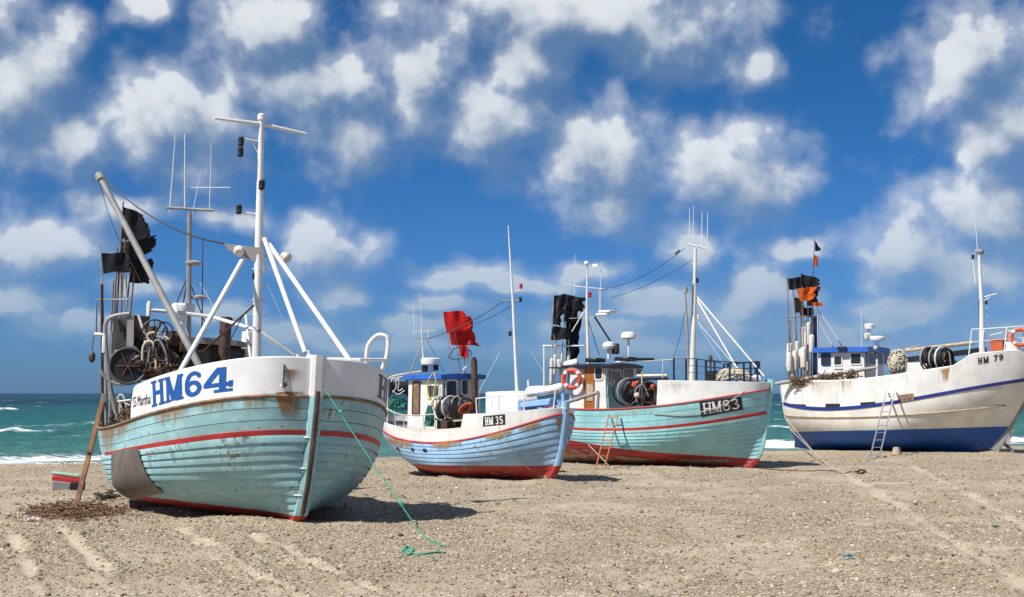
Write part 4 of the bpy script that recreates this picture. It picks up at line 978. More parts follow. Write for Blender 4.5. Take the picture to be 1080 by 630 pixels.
# anti-chafe wire, boom, sagging chain
bb = A.P(212, 390, Y=-.55); bt = A.D(106, 188, (-7.2, -1.2, 4)); boom = TA.tube('boom', [bb, bt], [.085, .07], GREY, n=10)
TA.part('boom_head', MB().lathe([(.05, -.08), (.11, -.04), (.11, .1), (.04, .16)], bt, bt - bb, 10), GREY, boom)
TA.tube('sagging_chain', sag(bt + np.array([.05, 0, .05]), g[0], .28, 22), .017, BLACK, n=5)
TA.tube('wire', [A.D(105, 192, bt), A.D(113, 222, bt), A.D(124, 250, bt), A.D(150, 300, bt)], .008, DGREY, n=4)
TA.tube('wire', [a0(282, 300), A.P(301, 343, Y=.2), A.P(320, 380, Y=.3)], .008, DGREY, n=4)
# wheelhouse
wx = -7.3
wfl = A.P(180, 362, X=wx); wfr = A.P(258, 365, X=wx); zr = (wfl[2] + wfr[2]) / 2
whA = wheelhouse(TA, wx - 2.3, wx, wfl[1], wfr[1], 1.45, zr, BROWN, GREY, over=.14, rt=.08, lean=.1)
for (x0, x1, y0, y1, gm) in ((183, 197, 367, 388, GLASS), (205, 226, 370, 392, GLASSG), (242, 256, 370, 392, GLASS)):
    p = A.P((x0 + x1) / 2, (y0 + y1) / 2, X=wx); q = A.P(x1, y0, X=wx); window(TA, whA, (wx - .03, p[1], p[2]), (0, 1, 0), (-.04, 0, 1), 2 * abs(q[1] - p[1]), 2 * abs(q[2] - p[2]), RUSTM, gm)
for xx in (wx - .55, wx - 1.5): window(TA, whA, (xx, wfl[1] + .025, zr - .55), (1, 0, 0), (0, .02, 1), .6, .5, RUSTM)
ref = (wx, 0, 3.5)
ex = A.P(236, 380, X=wx + .35); TA.part('exhaust_pipe', MB().lathe([(.14, -1.6), (.14, .9), (.16, .92), (.16, 1.0), (.12, 1.02), (.1, .8)], ex, n=14), BROWN)
rd = A.D(193, 331, (wx - .6, 0, 3.9)); TA.part('radar', MB().lathe([(.1, -.25), (.1, 0), (.26, .0), (.28, .05), (.28, .2), (.24, .24)], rd, n=18), WHITE)
TA.part('white_locker', MB().box(A.P(263, 366, X=wx - .8), (.35, .32, .75)), WHITEW, bevel=.02)
pr = [A.D(180, 357, ref), A.D(195, 357, ref), A.D(188, 343, ref)]; TA.part('canvas_cover', MB().prism(pr, (-.4, .1, 0)), WHITEW)
# antenna mast on the cabin roof
am = A.D(200, 224, (wx - 1.0, 0, 4)); ab = A.D(198.5, 362, (wx - 1.0, 0, 4)); ant = TA.tube('antenna_mast', [ab, am], [.07, .055], GREY, n=8)
R0 = (wx - 1.0, 0, 5)
TA.tube('cross_arm', [A.D(176, 219, R0), A.D(225, 222, R0)], .035, GREY, ant)
for (x0, y0, x1, y1, r) in ((179, 224, 185, 143, .017), (195, 222, 195, 141, .02), (203, 226, 212, 180, .012), (221, 221, 223, 150, .012)):
    TA.tube('whip_aerial', [A.D(x0, y0, R0), A.D(x1, y1, R0)], [r, r * .6], WHITE, ant, n=6)
TA.tube('whip_aerial', [A.D(201, 198, R0), A.D(243, 198, R0)], .011, WHITE, ant, n=5)
p = A.D(204, 278, R0); TA.part('antenna_disc', MB().lathe([(.1, -.06), (.2, -.02), (.21, .02), (.12, .07)], p, n=14), GREY, ant)
p = A.D(210, 314, R0); TA.part('antenna_disc', MB().lathe([(.1, -.05), (.16, -.02), (.17, .02), (.1, .06)], p, n=14).tube([A.D(200, 314, R0), A.D(218, 314, R0)], .03, 6), GREY, ant)
TA.tube('whip_aerial', [A.D(213, 355, R0), A.D(214, 250, R0)], [.02, .01], DGREY, ant, n=6)
for e in ((184, 325), (190, 340), (216, 340)): TA.tube('stay', [A.D(198, 292, R0), A.D(*e, R0)], .014, BLACK, ant, n=5)
TA.tube('wire', [A.D(206, 290, R0), A.D(233, 337, R0)], .01, WHITE, n=4)
# white derrick pipe and other stays
TA.tube('derrick_pipe', [A.D(157, 327, (-6.9, -1.2, 3)), A.D(182, 329, (-6.9, -1., 3)), A.D(222, 334, (-6.8, -.5, 3)), A.D(270, 348, (mx - .3, 0, 3))], .042, WHITE)
TA.part('derrick_foot', MB().lathe([(.05, -.15), (.06, .15), (.03, .2)], A.D(157, 327, (-6.9, -1.2, 3)), n=8), WHITEW)
TA.tube('stay', [A.D(212, 373, (-5.5, 0, 3)), A.D(268, 322, (mx, 0, 3))], .022, BROWN); TA.tube('stay', [A.D(232, 381, (-5.5, 0, 3)), A.D(255, 335, (mx, 0, 3))], .012, BROWN)
TA.tube('stay', [A.D(268, 345, (mx, 0, 3)), A.D(312, 376, (mx + 1.5, 0, 3))], .03, GREY)
TA.tube('bitt', [(mx - .9, .35, zdA), A.P(259, 330, Y=.35)], .03, WHITE)
# hauler and winch on the starboard side
RH = np.array([-6.4, -1.75, 2.6])
hd = lambda x, y, d=0.: A.D(x, y, RH, d)
ax = A.A.T @ np.array([.25, -1, .1])
fA = TA.part('hauler_frame', MB().tube(arc([hd(122, 436), hd(116, 405), hd(112, 372), hd(111, 346), hd(114, 337), hd(123, 333), hd(137, 331)], 5), .05, 8).tube([hd(116, 440), hd(118, 350)], .03, 6), GREY)
TA.part('side_plate', MB().prism([hd(134, 331), hd(141, 331), hd(141, 360), hd(138, 380), hd(146, 400), hd(139, 402), hd(133, 380)], (-.05, .02, 0)), GREY, fA)
TA.part('back_plate', MB().prism([hd(119, 336, .5), hd(152, 333, .5), hd(158, 400, .5), hd(122, 405, .5)], (-.06, .0, 0)), DGREY, fA)
TA.part('hauler_drum', MB().lathe([(.42, -.16), (.40, -.12), (.3, -.08), (.3, .08), (.40, .12), (.42, .16)], hd(135, 386), ax, 26), BLACK, fA)
TA.part('rim', MB().torus(hd(135, 386, -.18), ax, .40, .03, 30, 8), DGREY, fA); TA.part('rim', MB().torus(hd(128, 384, .1), ax, .46, .035, 30, 8, .3, 4.2), GREY, fA)
for a in np.linspace(0, math.pi, 4)[:3]: TA.part('spoke', MB().bar(hd(135 - 14 * math.cos(a), 386 - 16 * math.sin(a), -.2), hd(135 + 14 * math.cos(a), 386 + 16 * math.sin(a), -.2), .04, .02), RUSTM, fA)
wn = TA.part('winch', MB().box(hd(162, 380, .5), (.7, .5, .9)).lathe([(.2, -.3), (.2, .3)], hd(152, 385, .2), ax, 14).lathe([(.14, -.3), (.22, -.28), (.22, -.2), (.12, -.18), (.12, .2)], hd(172, 390, .1), ax, 14).box(hd(146, 345, .4), (.4, .4, .5)).lathe([(.1, -.25), (.1, .25)], hd(160, 356, .3), (0, 0, 1), 10), RUSTM, bevel=.015)
for k, (q, m_) in enumerate((([(150, 384), (151, 366), (157, 360), (163, 366), (165, 392)], CREAM), ([(156, 384), (159, 364), (167, 359), (174, 370), (178, 394)], GREY), ([(152, 364), (157, 352), (168, 352), (178, 358)], CREAM), ([(165, 372), (170, 362), (176, 364), (180, 384)], DGREY), ([(146, 396), (150, 376), (156, 372), (160, 396)], DGREY), ([(168, 396), (172, 378), (180, 372), (184, 392)], BLACK))):
    TA.tube('hydraulic_hose', arc([hd(x, y, .05 * k - .1) for x, y in q], 6), .028, m_, wn, n=7)
for (x, y, r) in ((147, 383, .075), (153, 392, .06), (176, 387, .06), (160, 390, .05), (184, 392, .05)): TA.part('valve', MB().lathe([(r * .6, -.1), (r, -.06), (r, .06), (r * .5, .12)], hd(x, y, -.1), ax, 12), RUSTM, wn)
TA.part('hand_wheel', MB().torus(hd(163, 350), ax, .27, .018, 26, 6).tube([hd(151, 350), hd(175, 350)], .012, 5).tube([hd(163, 338), hd(163, 362)], .012, 5), BLACK)
TA.part('hand_wheel', MB().torus(hd(172, 350, .3), ax, .22, .016, 24, 6), BLACK)
TA.tube('stay', [hd(146, 332), hd(150, 345), hd(165, 375)], .03, WHITEW)
arm = TA.part('davit_arm', MB().tube([hd(110, 372), hd(110, 353), hd(100, 353)], .055, 8), WHITEW); TA.tube('davit_chain', [hd(99, 354), hd(97, 370)], .012, DGREY, arm, n=5)
TA.part('pulley_block', MB().lathe([(.03, .1), (.07, .06), (.08, -.05), (.04, -.14)], hd(97, 376), n=8), DGREY, arm)
RS = np.array([-8.0, -1.9, 2.5]); sdp = lambda x, y: A.D(x, y, RS)
st = TA.part('stern_rail', MB().tube([sdp(101, 355), sdp(102, 316), sdp(136, 316)], .024, 6), GREY)
for x, y0, y1 in ((108, 450, 300), (112, 448, 365), (116, 446, 372), (123, 445, 420)): TA.tube('post', [sdp(x, y0), sdp(x - .5, y1)], .035, GREY if x > 108 else RUSTM, st, n=6)
rs = np.random.default_rng(77)
for i in range(18):
    x0, y0 = rs.uniform(118, 182), rs.uniform(345, 385); q = [(x0, y0), (x0 + rs.uniform(-9, 9), y0 + rs.uniform(-14, 8)), (x0 + rs.uniform(-12, 12), y0 + rs.uniform(4, 22)), (x0 + rs.uniform(-14, 14), y0 + rs.uniform(12, 32))]
    TA.tube('hydraulic_hose', arc([hd(x, y, -.15 + .04 * i) for x, y in q], 5), .02, (BLACK, DGREY, BROWN, GREY, RUSTM)[i % 5], wn, n=6)
for i in range(18):
    x0, y0 = rs.uniform(120, 200), rs.uniform(352, 394); TA.part('machinery_block', MB().box(hd(x0, y0, .55), rs.uniform(.12, .4, 3)).lathe([(.05, -.14), (.05, .14)], hd(x0 + 3, y0 - 3, .5), ax, 8), (RUSTM, BROWN, DGREY, BLACK)[i % 4], wn, bevel=.01)
TA.part('deck_box', MB().box(hd(190, 385, .9), (.6, .9, .7)), RUSTM, bevel=.02); TA.tube('rail_bar', [sdp(107, 425), sdp(122, 424), sdp(138, 422)], .025, WHITEW, st, n=6)
for q in (([(122, 444), (124, 420), (130, 418), (134, 432)]), ([(126, 444), (127, 424), (137, 428)]), ([(124, 418), (131, 436), (139, 440)])): TA.tube('lashing', arc([sdp(*p) for p in q], 5), .022, WHITEW, st, n=5)
TA.part('fender_board', MB().prism([hd(107, 415, -.4), hd(110, 415, -.4), hd(110, 424, -.4), hd(107, 424, -.4)], (0, .06, 0)), GREY)
# bow pulpit on the port side
zb_ = lambda t: float(zbA(np.array([t]))[0])
pp = [HA.pt(np.array([t]), np.array([zb_(t)]), 1, np.array([-.05]))[0] for t in (.012, .05, .11, .2)]
Rp = pp[2]; TA.tube('bow_rail', [pp[0] + np.array([0, 0, .06]), A.D(346, 379, pp[0]), A.D(370, 379.5, pp[1]), A.D(407, 379.5, Rp)], .035, WHITE)
TA.tube('rail_hoop', arc([A.D(386, 386, Rp), A.D(388, 366, Rp), A.D(395, 356, Rp), A.D(402, 353.5, Rp), A.D(409, 358, Rp), A.D(408, 376, Rp), A.D(403, 390, Rp)], 6), .045, WHITE, n=10)
TA.part('fairlead', MB().torus(A.P(320, 374, Y=-.25), (1, .2, 0), .12, .03, 16, 6, 0, math.pi * 1.2), WHITEW)
# hawse pipe, stem staples, rust
q_ = HA.inv(311, 406); hp = HA.pt(np.array([q_[0]]), np.array([q_[1]]), -1, np.array([.05]))[0]; q2 = HA.inv(297, 408); h2 = HA.pt(np.array([q2[0]]), np.array([q2[1]]), -1, np.array([.07]))[0]
TA.part('hawse_pipe', MB().tube([h2, hp], [.05, .06], 8), WHITEW); TA.part('hawse_eye', MB().lathe([(.03, -.03), (.055, 0), (.03, .04)], hp + np.array([.03, 0, 0]), (1, -.3, 0), 10), RUSTM)
q3 = HA.inv(305, 385); h3 = HA.pt(np.array([q3[0]]), np.array([q3[1]]), -1, np.array([.03]))[0]; TA.tube('rusty_bar', [h3, hp], .018, RUSTM)
for y in (462, 495, 524):
    z = A.P(326, y, Y=0)[2]; TA.tube('stem_staple', [(HA.xs(z) - .35, -.42, z), (HA.xs(z) + .1, -.12, z + .01), (HA.xs(z) + .13, .08, z)], .014, WHITEW, n=5)
for (y0, y1) in ((462, 480), (495, 510)):
    zA, zB = A.P(326, y0, Y=0)[2], A.P(326, y1, Y=0)[2]; TA.tube('slack_line', arc([(HA.xs(zA) - .35, -.42, zA), (HA.xs(zB) - .12, -.3, zB), (HA.xs(zB) + .05, -.16, zB + .03), (HA.xs(zA) + .1, -.12, zA)], 6), .008, DGREY, n=4)
RS1 = rustmat(); RS2 = rustmat('rust_heavy', (.30, .13, .035), .24, .58, .95)
for qd, m_, sd in (([(293, 415), (318, 413), (318, 450), (296, 448)], RS2, -1), ([(299, 390), (317, 390), (317, 413), (302, 413)], RS1, -1), ([(254, 420), (292, 415), (292, 442), (254, 446)], RS1, -1), ([(160, 438), (206, 428), (206, 452), (160, 462)], RS1, -1), ([(112, 452), (150, 442), (146, 474), (110, 474)], RS1, -1), ([(206, 428), (250, 420), (250, 440), (206, 446)], RS1, -1),
                   ([(365, 416), (395, 420), (392, 444), (364, 440)], RS2, 1), ([(340, 414), (356, 415), (356, 432), (340, 432)], RS1, 1), ([(105, 454), (125, 452), (128, 500), (112, 500)], RS1, -1)):
    HA.stain(qd, m_, sd, off=.02)
for qd in ([(170, 470), (215, 464), (220, 510), (180, 515)], [(225, 462), (300, 456), (296, 500), (230, 512)], [(150, 478), (180, 472), (188, 520), (165, 522)]): HA.stain(qd, rustmat('rust_specks', (.16, .08, .035), .60, .74, .8), -1, off=.085, name='rust_specks')

# markers with black flags in the stern of HM64
RF = np.array([-8.6, -1.5, 3.5])
FB = 'black flag markers in the stern of the boat HM64'
marker(A, RF, (112, 400), (106, 258), [([(107, 267), (139, 267), (138, 285), (109, 289)], CLB)], [], label='lowest left black flag on a staff in the stern of HM64', r=.02, group=FB, seed=1)
marker(A, RF, (119, 400), (130, 213), [([(129.5, 218), (152, 226), (163, 252), (128, 252)], CLB)], [], pole_mat=WOOD, label='topmost ragged black flag on a wooden staff at the stern of HM64', r=.028, group=FB, seed=2, dd=.2)
marker(A, RF, (128, 400), (128, 248), [([(127, 256), (167, 247), (166, 265), (126, 275)], CLB)], [], pole_mat=WOOD, label='torn black flag just under the topmost one at the stern of HM64', r=.026, group=FB, seed=3, dd=.45)
marker(A, RF, (131, 400), (144, 262), [([(141, 276), (164, 272), (160, 300), (136, 298)], CLB)], [], pole_mat=WOOD, label='lowest right black flag half behind the grey boom of HM64', r=.026, group=FB, seed=4, dd=.7)
marker(A, RF, (124, 400), (133, 232), [([(132, 236), (156, 232), (160, 248), (131, 254)], CLB)], [], pole_mat=WOOD, label='black flag flying between the two upper flags at the stern of HM64', r=.022, group=FB, seed=5, dd=.35)
marker(A, RF, (117, 400), (124, 262), [([(123, 270), (150, 272), (152, 288), (122, 288)], CLB)], [], pole_mat=WOOD, label='black flag in the middle of the lower row at the stern of HM64', r=.026, group=FB, seed=6, dd=.55)
for i, (bx, tx, ty) in enumerate(((114, 120, 296), (137, 133, 290), (126, 138, 282))):
    marker(A, RF, (bx, 400), (tx, ty), [], [], pole_mat=(WOOD, PALEWOOD, RUSTM)[i], label=('bare wooden staff leaning left of the flags in the stern of HM64', 'pale bare staff upright among the flag poles of HM64', 'dark bare staff leaning right towards the boom of HM64')[i], r=.024, group='bare staffs in the stern of the boat HM64', dd=.15 * i)
single('net_heap', 'dark brown heap of netting on deck behind the hauler of HM64', 'net', heap(hd(165, 398, .7), .95, .6, .75, NETB, 70, .022, 44), NETB, A, hd(165, 398, .7))
# things by HM64
single('rope_heap', 'brown tangle of rope by the stern rail inside HM64', 'rope', heap(A.D(132, 445, RS, .3), .5, .35, .5, NETB, 30, .018, 4), NETB, A, A.D(132, 445, RS, .3))
pt0 = ground_px(81, 531); ph = A.w(sdp(110, 416)); TP = Thing('timber_prop', 'long brown timber leaning against the stern of HM64 as a prop', 'timber', WORLD, pt0 - np.array([0, 0, .1]))
d_ = ph - pt0; TP.part('beam', MB().bar(pt0 - d_ * .04, ph, .11, .07, (0, 1, 0)), flatmat('prop_timber', (.20, .095, .045), .8, scale=4, var=.4), bevel=.008); TP.part('bolt', MB().lathe([(.03, -.08), (.03, .08)], pt0 + d_ * .45, (0, 1, 0), 8), BLACK)
ra = A.w(A.P(321, 376, Y=-.1)); rb = ground_px(441, 566); rb[2] = float(ground_z(rb[0], rb[1])) + .02
TR = Thing('mooring_rope', 'green rope running from the bow of HM64 down to the sand', 'rope', WORLD, rb)
TR.part('line', MB().tube(sag(ra, rb, .05, 30), .010, 6), ROPEG)
def on_ground(pts, dz=.015):
    o = []
    for p in arc([ground_px(*q) for q in pts], 8): p[2] = float(ground_z(p[0], p[1])) + dz; o.append(p)
    return o
TR.part('loose_end', MB().tube([rb] + on_ground([(446, 568), (455, 572), (470, 576)]), .012, 6), ROPEG)
TR.part('coil', MB().tube(on_ground([(424, 584), (430, 579), (436, 582), (430, 586), (426, 581), (440, 585), (470, 583)]), .014, 6), ROPEG)
TR.part('knot', MB().lathe([(.01, -.05), (.035, -.02), (.035, .02), (.01, .05)], ra + (rb - ra) * .34, rb - ra, 8), ROPEG)
TR.part('knot', MB().lathe([(.01, -.07), (.04, -.02), (.04, .02), (.01, .07)], ra + (rb - ra) * .86, rb - ra, 8), ROPEG)

# ------------------------------------------------------------------ HM35: cabin, mast and deck gear
def b0(x, y, Y=0): return B.P(x, y, Y=Y)
zdB = float(HB.zs(.6)) - .1
cr = B.P(466, 420, Y=-.78); xf = cr[0]; sr = B.P(429, 420, Y=-.78); xa_ = sr[0]; zt = B.P(466, 400, Y=-.78)[2]
whB = wheelhouse(TB, xa_, xf, -.78, .78, zdB, zt, WHITEW, BLUE, over=.1, rt=.13, lean=.06, crown=.05)
def winB(px0, px1, py0, py1, X=None, Y=None, pane=GLASS, fm=WHITEW, r=.07, name='window'):
    p = B.P((px0 + px1) / 2, (py0 + py1) / 2, X=X, Y=Y); q = B.P(px1, py0, X=X, Y=Y); q0 = B.P(px0, py0, X=X, Y=Y)
    if Y is not None: window(TB, whB, p, (1, 0, 0), (0, .02, 1), abs(q[0] - q0[0]), 2 * abs(q[2] - p[2]), fm, pane, r=r, name=name)
    else: window(TB, whB, p, (0, 1, 0), (-.03, 0, 1), abs(q[1] - q0[1]), 2 * abs(q[2] - p[2]), fm, pane, r=r, name=name)
winB(451, 463, 407, 419, Y=-.765, pane=GLASSG); winB(436, 442, 404, 436, Y=-.77, pane=WOOD, fm=BROWN, r=.02, name='door')
winB(471, 481, 402, 418, X=xf + .0); winB(487, 493, 401, 416, X=xf + .0, pane=GLASSG)
xr = xf - .5
RB = np.array([xr, 0, 3.])
bd = lambda x, y, d=0.: B.D(x, y, RB, d)
TB.part('radar', MB().lathe([(.08, -.25), (.12, -.2), (.1, -.02), (.29, 0), (.3, .04), (.3, .17), (.26, .2)], bd(454, 384.5), n=20), WHITE)
TB.part('roof_horn', MB().box(bd(449, 389), (.2, .2, .2)).box(bd(460, 388), (.12, .12, .18)), BLACK, bevel=.02)
anB = TB.tube('antenna_mast', [bd(447, 388), bd(444.5, 346)], [.03, .022], WHITEW)
TB.tube('cross_arm', [bd(437, 357), bd(455, 357)], .016, GREY, anB); TB.tube('cross_arm', [bd(434, 350), bd(458, 349)], .008, WHITE, anB)
for a, b_ in (((437, 357), (436, 321)), ((445, 347), (443, 310)), ((452, 356), (451, 347))): TB.tube('whip_aerial', [bd(*a), bd(*b_)], [.011, .007], WHITE, anB, n=5)
TB.tube('stay', [bd(445, 362), bd(432, 394)], .02, PALEWOOD, anB); TB.tube('stay', [bd(450, 358), bd(468, 392)], .008, DGREY, anB)
for (x, y) in ((491, 389.5), (487, 396)): TB.part('deck_light', MB().lathe([(.05, -.08), (.08, -.03), (.08, .05), (.03, .09)], bd(x, y), (.6, -.6, -.3), 10), WHITE)
RX = np.array([xf + .45, .45, 2.6]); TB.part('exhaust_pipe', MB().tube([B.D(501, 436, RX), B.D(500, 381, RX), B.D(499.5, 377, RX)], [.1, .1, .06], 12), RUSTM)
# mast
mB = b0(546, 424); tB = b0(537, 238); xB = mB[0]
m1 = B.D(541, 318, (xB, 0, 3)); mastB = TB.part('mast', MB().tube([np.array([xB, 0, zdB]), mB, m1, B.D(536, 238, (xB, 0, 3))], [.06, .058, .04, .015], 10), WHITE)
TB.tube('cross_arm', [B.D(530, 317.5, m1), B.D(549, 317, m1)], .025, GREY, mastB)
for (x, y, m_) in ((549.5, 302, LENSR), (549, 316, BLACK), (538, 352, BLACK)): TB.part('lamp', drum_lamp(B.D(x, y, m1), (0, 0, 1), .05, .15), m_, mastB)
TB.tube('lamp_bracket', [B.D(541, 308, m1), B.D(549, 306, m1)], .012, WHITE, mastB, n=5)
TB.tube('stay', sag(B.D(531, 318, m1), bd(452, 357), .12), .013, DGREY, n=5); TB.tube('stay', sag(B.D(540, 322, m1), B.D(500, 342, m1), .05), .012, DGREY, n=5)
TB.tube('stay', [B.D(527, 372, m1), B.D(505, 414, m1)], .006, WHITE, n=4); TB.tube('stay', [B.D(560, 370, m1), B.D(573, 393, m1)], .006, WHITE, n=4)
# foredeck: white casing, blue coaming, canvas roll, rails
zf = B.P(540, 433, Y=0)[2]
c0 = B.P(512, 432, Y=-.4); c1 = B.P(546, 432, Y=-.4); h0 = B.P(512, 413.5, Y=-.4)[2]; h1 = B.P(537, 411, Y=-.4)[2]
TB.part('engine_casing', MB().prism([(c0[0], -.42, c0[2] - .3), (c1[0], -.42, c0[2] - .3), (c1[0], -.42, h1 - .28), (c1[0] - .22, -.42, h1 - .04), (c0[0], -.42, h0)], (0, .84, 0)), WHITE, bevel=.05)
t = np.linspace(.02, tB_e, 40); dk = MB(); z_ = zbB(t) - .06; Lf = HB.pt(t, z_, -1, np.full(40, -.05)); Rt = HB.pt(t, z_, 1, np.full(40, -.05)); k = np.linspace(0, 1, 7)[None, :, None]
G_ = Lf[:, None] * (1 - k) + Rt[:, None] * k; G_[..., 2] += .12 * np.sin(np.pi * k[..., 0]); TB.part('foredeck', MB().grid(G_), LBLUE)
TB.part('coaming', MB().prism([B.P(548, 430, Y=-.3), B.P(580, 427, Y=-.3), B.P(580, 420, Y=-.3), B.P(548, 425, Y=-.3)], (0, .6, 0)), LBLUE, bevel=.02)
rl = [B.P(x, y, Y=Y) for x, y, Y in ((556, 416, -.25), (560, 413, -.22), (575, 412, -.15), (590, 409, -.05), (594, 408.5, 0))]
TB.part('canvas_roll', MB().tube(arc(rl, 4), [.06, .15, .15, .12, .13, .06], 12), WHITEW); TB.part('roll_board', MB().bar(B.P(557, 418.5, Y=-.25), B.P(590, 413, Y=-.05), .2, .03), WOOD)
ptB = lambda x, y: (lambda tz: HB.pt(np.array([tz[0]]), np.array([tz[1]]), -1, np.array([-.06]))[0])(HB.inv(x, y))
pr = [ptB(502, 436), ptB(525, 435), ptB(552, 433), ptB(584, 431)]
rB = TB.part('bow_rail', MB().tube([B.D(502, 420.5, pr[0]), B.D(526, 418, pr[1]), B.D(553, 416, pr[2]), B.D(586, 411, pr[3])], .018, 6), WHITE)
for p, (x, y) in zip(pr, ((502, 420.5), (526, 418), (553, 416), (586, 411))): TB.tube('post', [p - np.array([0, 0, .05]), B.D(x, y, p)], .02, WHITE, rB, n=6)
for (a, b_) in (((571, 422), (577, 430)), ((581, 422), (577, 429))): TB.tube('cleat', [B.P(*a, Y=-.1), B.P(*b_, Y=-.1)], .025, WHITE)
TB.tube('bitt', [B.P(558, 415, Y=0), B.P(557, 401, Y=0)], .03, WHITE); TB.part('bow_bitt', MB().tube([B.P(594, 424, Y=0), B.P(593, 407, Y=0)], .05, 8), LBLUE)
# after rail, shelter frame, hauler
sr_ = [(405, 445, 431), (416, 450, 435.5), (425, 452, 438), (446, 453, 438), (458, 453, 437), (472, 453, 446)]
pA = [ptB(x, y) for x, y, _ in sr_]; pA[0] = HB.pt(np.array([.83]), np.array([zbB(np.array([.8]))[0]]), -1, np.array([-.06]))[0]
rr = TB.part('stern_rail', MB().tube([B.D(406, 430, pA[0])] + [B.D(x, t_, p) for (x, y, t_), p in list(zip(sr_, pA))[1:5]], .02, 6), CREAM)
for (x, y, t_), p in zip(sr_[:5], pA[:5]): TB.tube('post', [p - np.array([0, 0, .03]), B.D(x, t_, p)], .018, CREAM, rr, n=6)
RSB = np.array([xa_ - .5, -.6, 2.]); sb = lambda x, y, d=0.: B.D(x, y, RSB, d)
TB.part('shelter_frame', MB().tube(arc([sb(409, 445), sb(409, 405), sb(411, 399), sb(418, 396), sb(446, 391.5)], 4), .028, 6).tube([sb(412, 400, .9), sb(430, 396, .9)], .02, 6), CREAM)
TB.part('net_drum', MB().lathe([(.3, -.3), (.3, -.26), (.2, -.25), (.2, .25), (.3, .26), (.3, .3)], sb(420, 409, .6), B.A.T @ np.array([1, .2, 0]), 16), BLACK)
for k, q in enumerate(([(412, 403), (416, 398), (418, 408), (414, 414)], [(417, 402), (421, 400), (420, 412), (425, 410)], [(414, 412), (420, 416), (427, 412)])): TB.tube('hydraulic_hose', arc([sb(*p, .25) for p in q], 5), .015, WHITEW, n=5)
single('green_net', 'heap of green netting in the stern of HM35', 'net', heap(sb(419, 433, .5), .45, .5, .42, NETG, 30, .012, 6), NETG, B, sb(419, 433, .5))
RHB = np.array([xf + .55, -.75, 2.]); hb = lambda x, y, d=0.: B.D(x, y, RHB, d); axB = B.A.T @ np.array([.75, -1, .1])
hw = TB.part('net_hauler', MB().lathe([(.34, -.5), (.34, -.44), (.17, -.4), (.17, .1), (.34, .14), (.34, .2)], hb(478, 432, .2), axB, 20).box(hb(490, 436, .3), (.5, .5, .5)), DGREY, bevel=.01)
for k, (x, y, r, m_) in enumerate(((464, 431, .36, WHITEW), (472, 431, .36, BLACK), (476, 430, .34, CREAM), (486, 430, .34, BLACK), (492, 431, .30, BLACK))): TB.part('hoop', MB().torus(hb(x, y, .12 - .08 * k), axB, r, .03, 24, 7), m_, hw)
for k, q in enumerate(([(480, 440), (476, 425), (483, 418), (488, 430)], [(486, 440), (484, 424), (492, 420), (496, 434)], [(468, 446), (474, 436), (482, 444)], [(478, 448), (490, 443), (486, 434)])): TB.tube('hydraulic_hose', arc([hb(*p, -.25) for p in q], 6), .02, (GREY, DGREY, RUSTM, BROWN)[k], hw, n=6)
TB.part('gear_box', MB().box(hb(470, 449, -.1), (.5, .3, .3)).box(hb(484, 449, -.1), (.45, .3, .22)), BROWN, hw, bevel=.02)
TB.part('work_bench', MB().bar(hb(478, 444, -.35), hb(491, 443, -.35), .25, .05), CREAM, hw)
oc = MB(); rs = np.random.default_rng(5)
for i in range(9):
    w_, h_ = rs.uniform(5.5, 8.5), rs.uniform(2.2, 4.2); cx, cy = 491.5 + rs.normal(0, .8), 431 + rs.normal(0, .7); an = R(-32 + rs.normal(0, 7)); A_ = np.linspace(0, 2 * math.pi, 22, endpoint=False)
    oc.tube([hb(cx + w_ * math.cos(a) * math.cos(an) - h_ * math.sin(a) * math.sin(an), cy + w_ * math.cos(a) * math.sin(an) + h_ * math.sin(a) * math.cos(an), -.5 - .012 * i + .05 * math.sin(a)) for a in A_], .02, 6, closed=True)
single('orange_rope_coil', 'coil of bright orange rope hanging by the winch of HM35', 'rope', oc, flatmat('orange_rope', (.62, .12, .03), .8, scale=30, var=.3), B, hb(491, 431, -.45))
single('yellow_hose', 'yellow hose looped over the cabin side of HM35', 'hose', MB().tube(arc([B.P(x, y, Y=-.86) for x, y in ((457, 393), (452, 402), (451, 412), (454, 424), (456, 428), (458, 414), (460, 402), (458, 394))], 6), .026, 7), YELLOW, B, B.P(457, 393, Y=-.86))
single('teal_net', 'bunch of teal netting hung on the rail of HM35', 'net', heap(hb(453, 450, -.25), .16, .14, .62, NETG, 26, .012, 9), NETG, B, hb(453, 450, -.25))
for i, (x, w_) in enumerate(((419.5, 3), (435, 3), (447.5, 4))):
    q, P = HB.patch([(x, 471 + i), (x + w_, 471.5 + i), (x + w_ + .6, 475 + i), (x + .5, 474 + i)], 6, 4, .062); TB.part('scupper', MB().grid(P), BLACKL)
for qd in ([(406, 459), (440, 467), (440, 478), (410, 470)], [(455, 468), (490, 465), (492, 474), (456, 478)], [(510, 461), (545, 452), (540, 462), (512, 470)], [(545, 452), (575, 443), (572, 452), (545, 460)], [(586, 440), (591, 440), (592, 460), (588, 460)]): HB.stain(qd, rustmat('rust_light', (.40, .22, .07), .28, .62, .9), -1, off=.066)
HB.stain([(410, 448), (480, 453), (480, 465), (412, 458)], rustmat('rust_pale', (.42, .33, .22), .42, .95, .6), -1, off=.02)
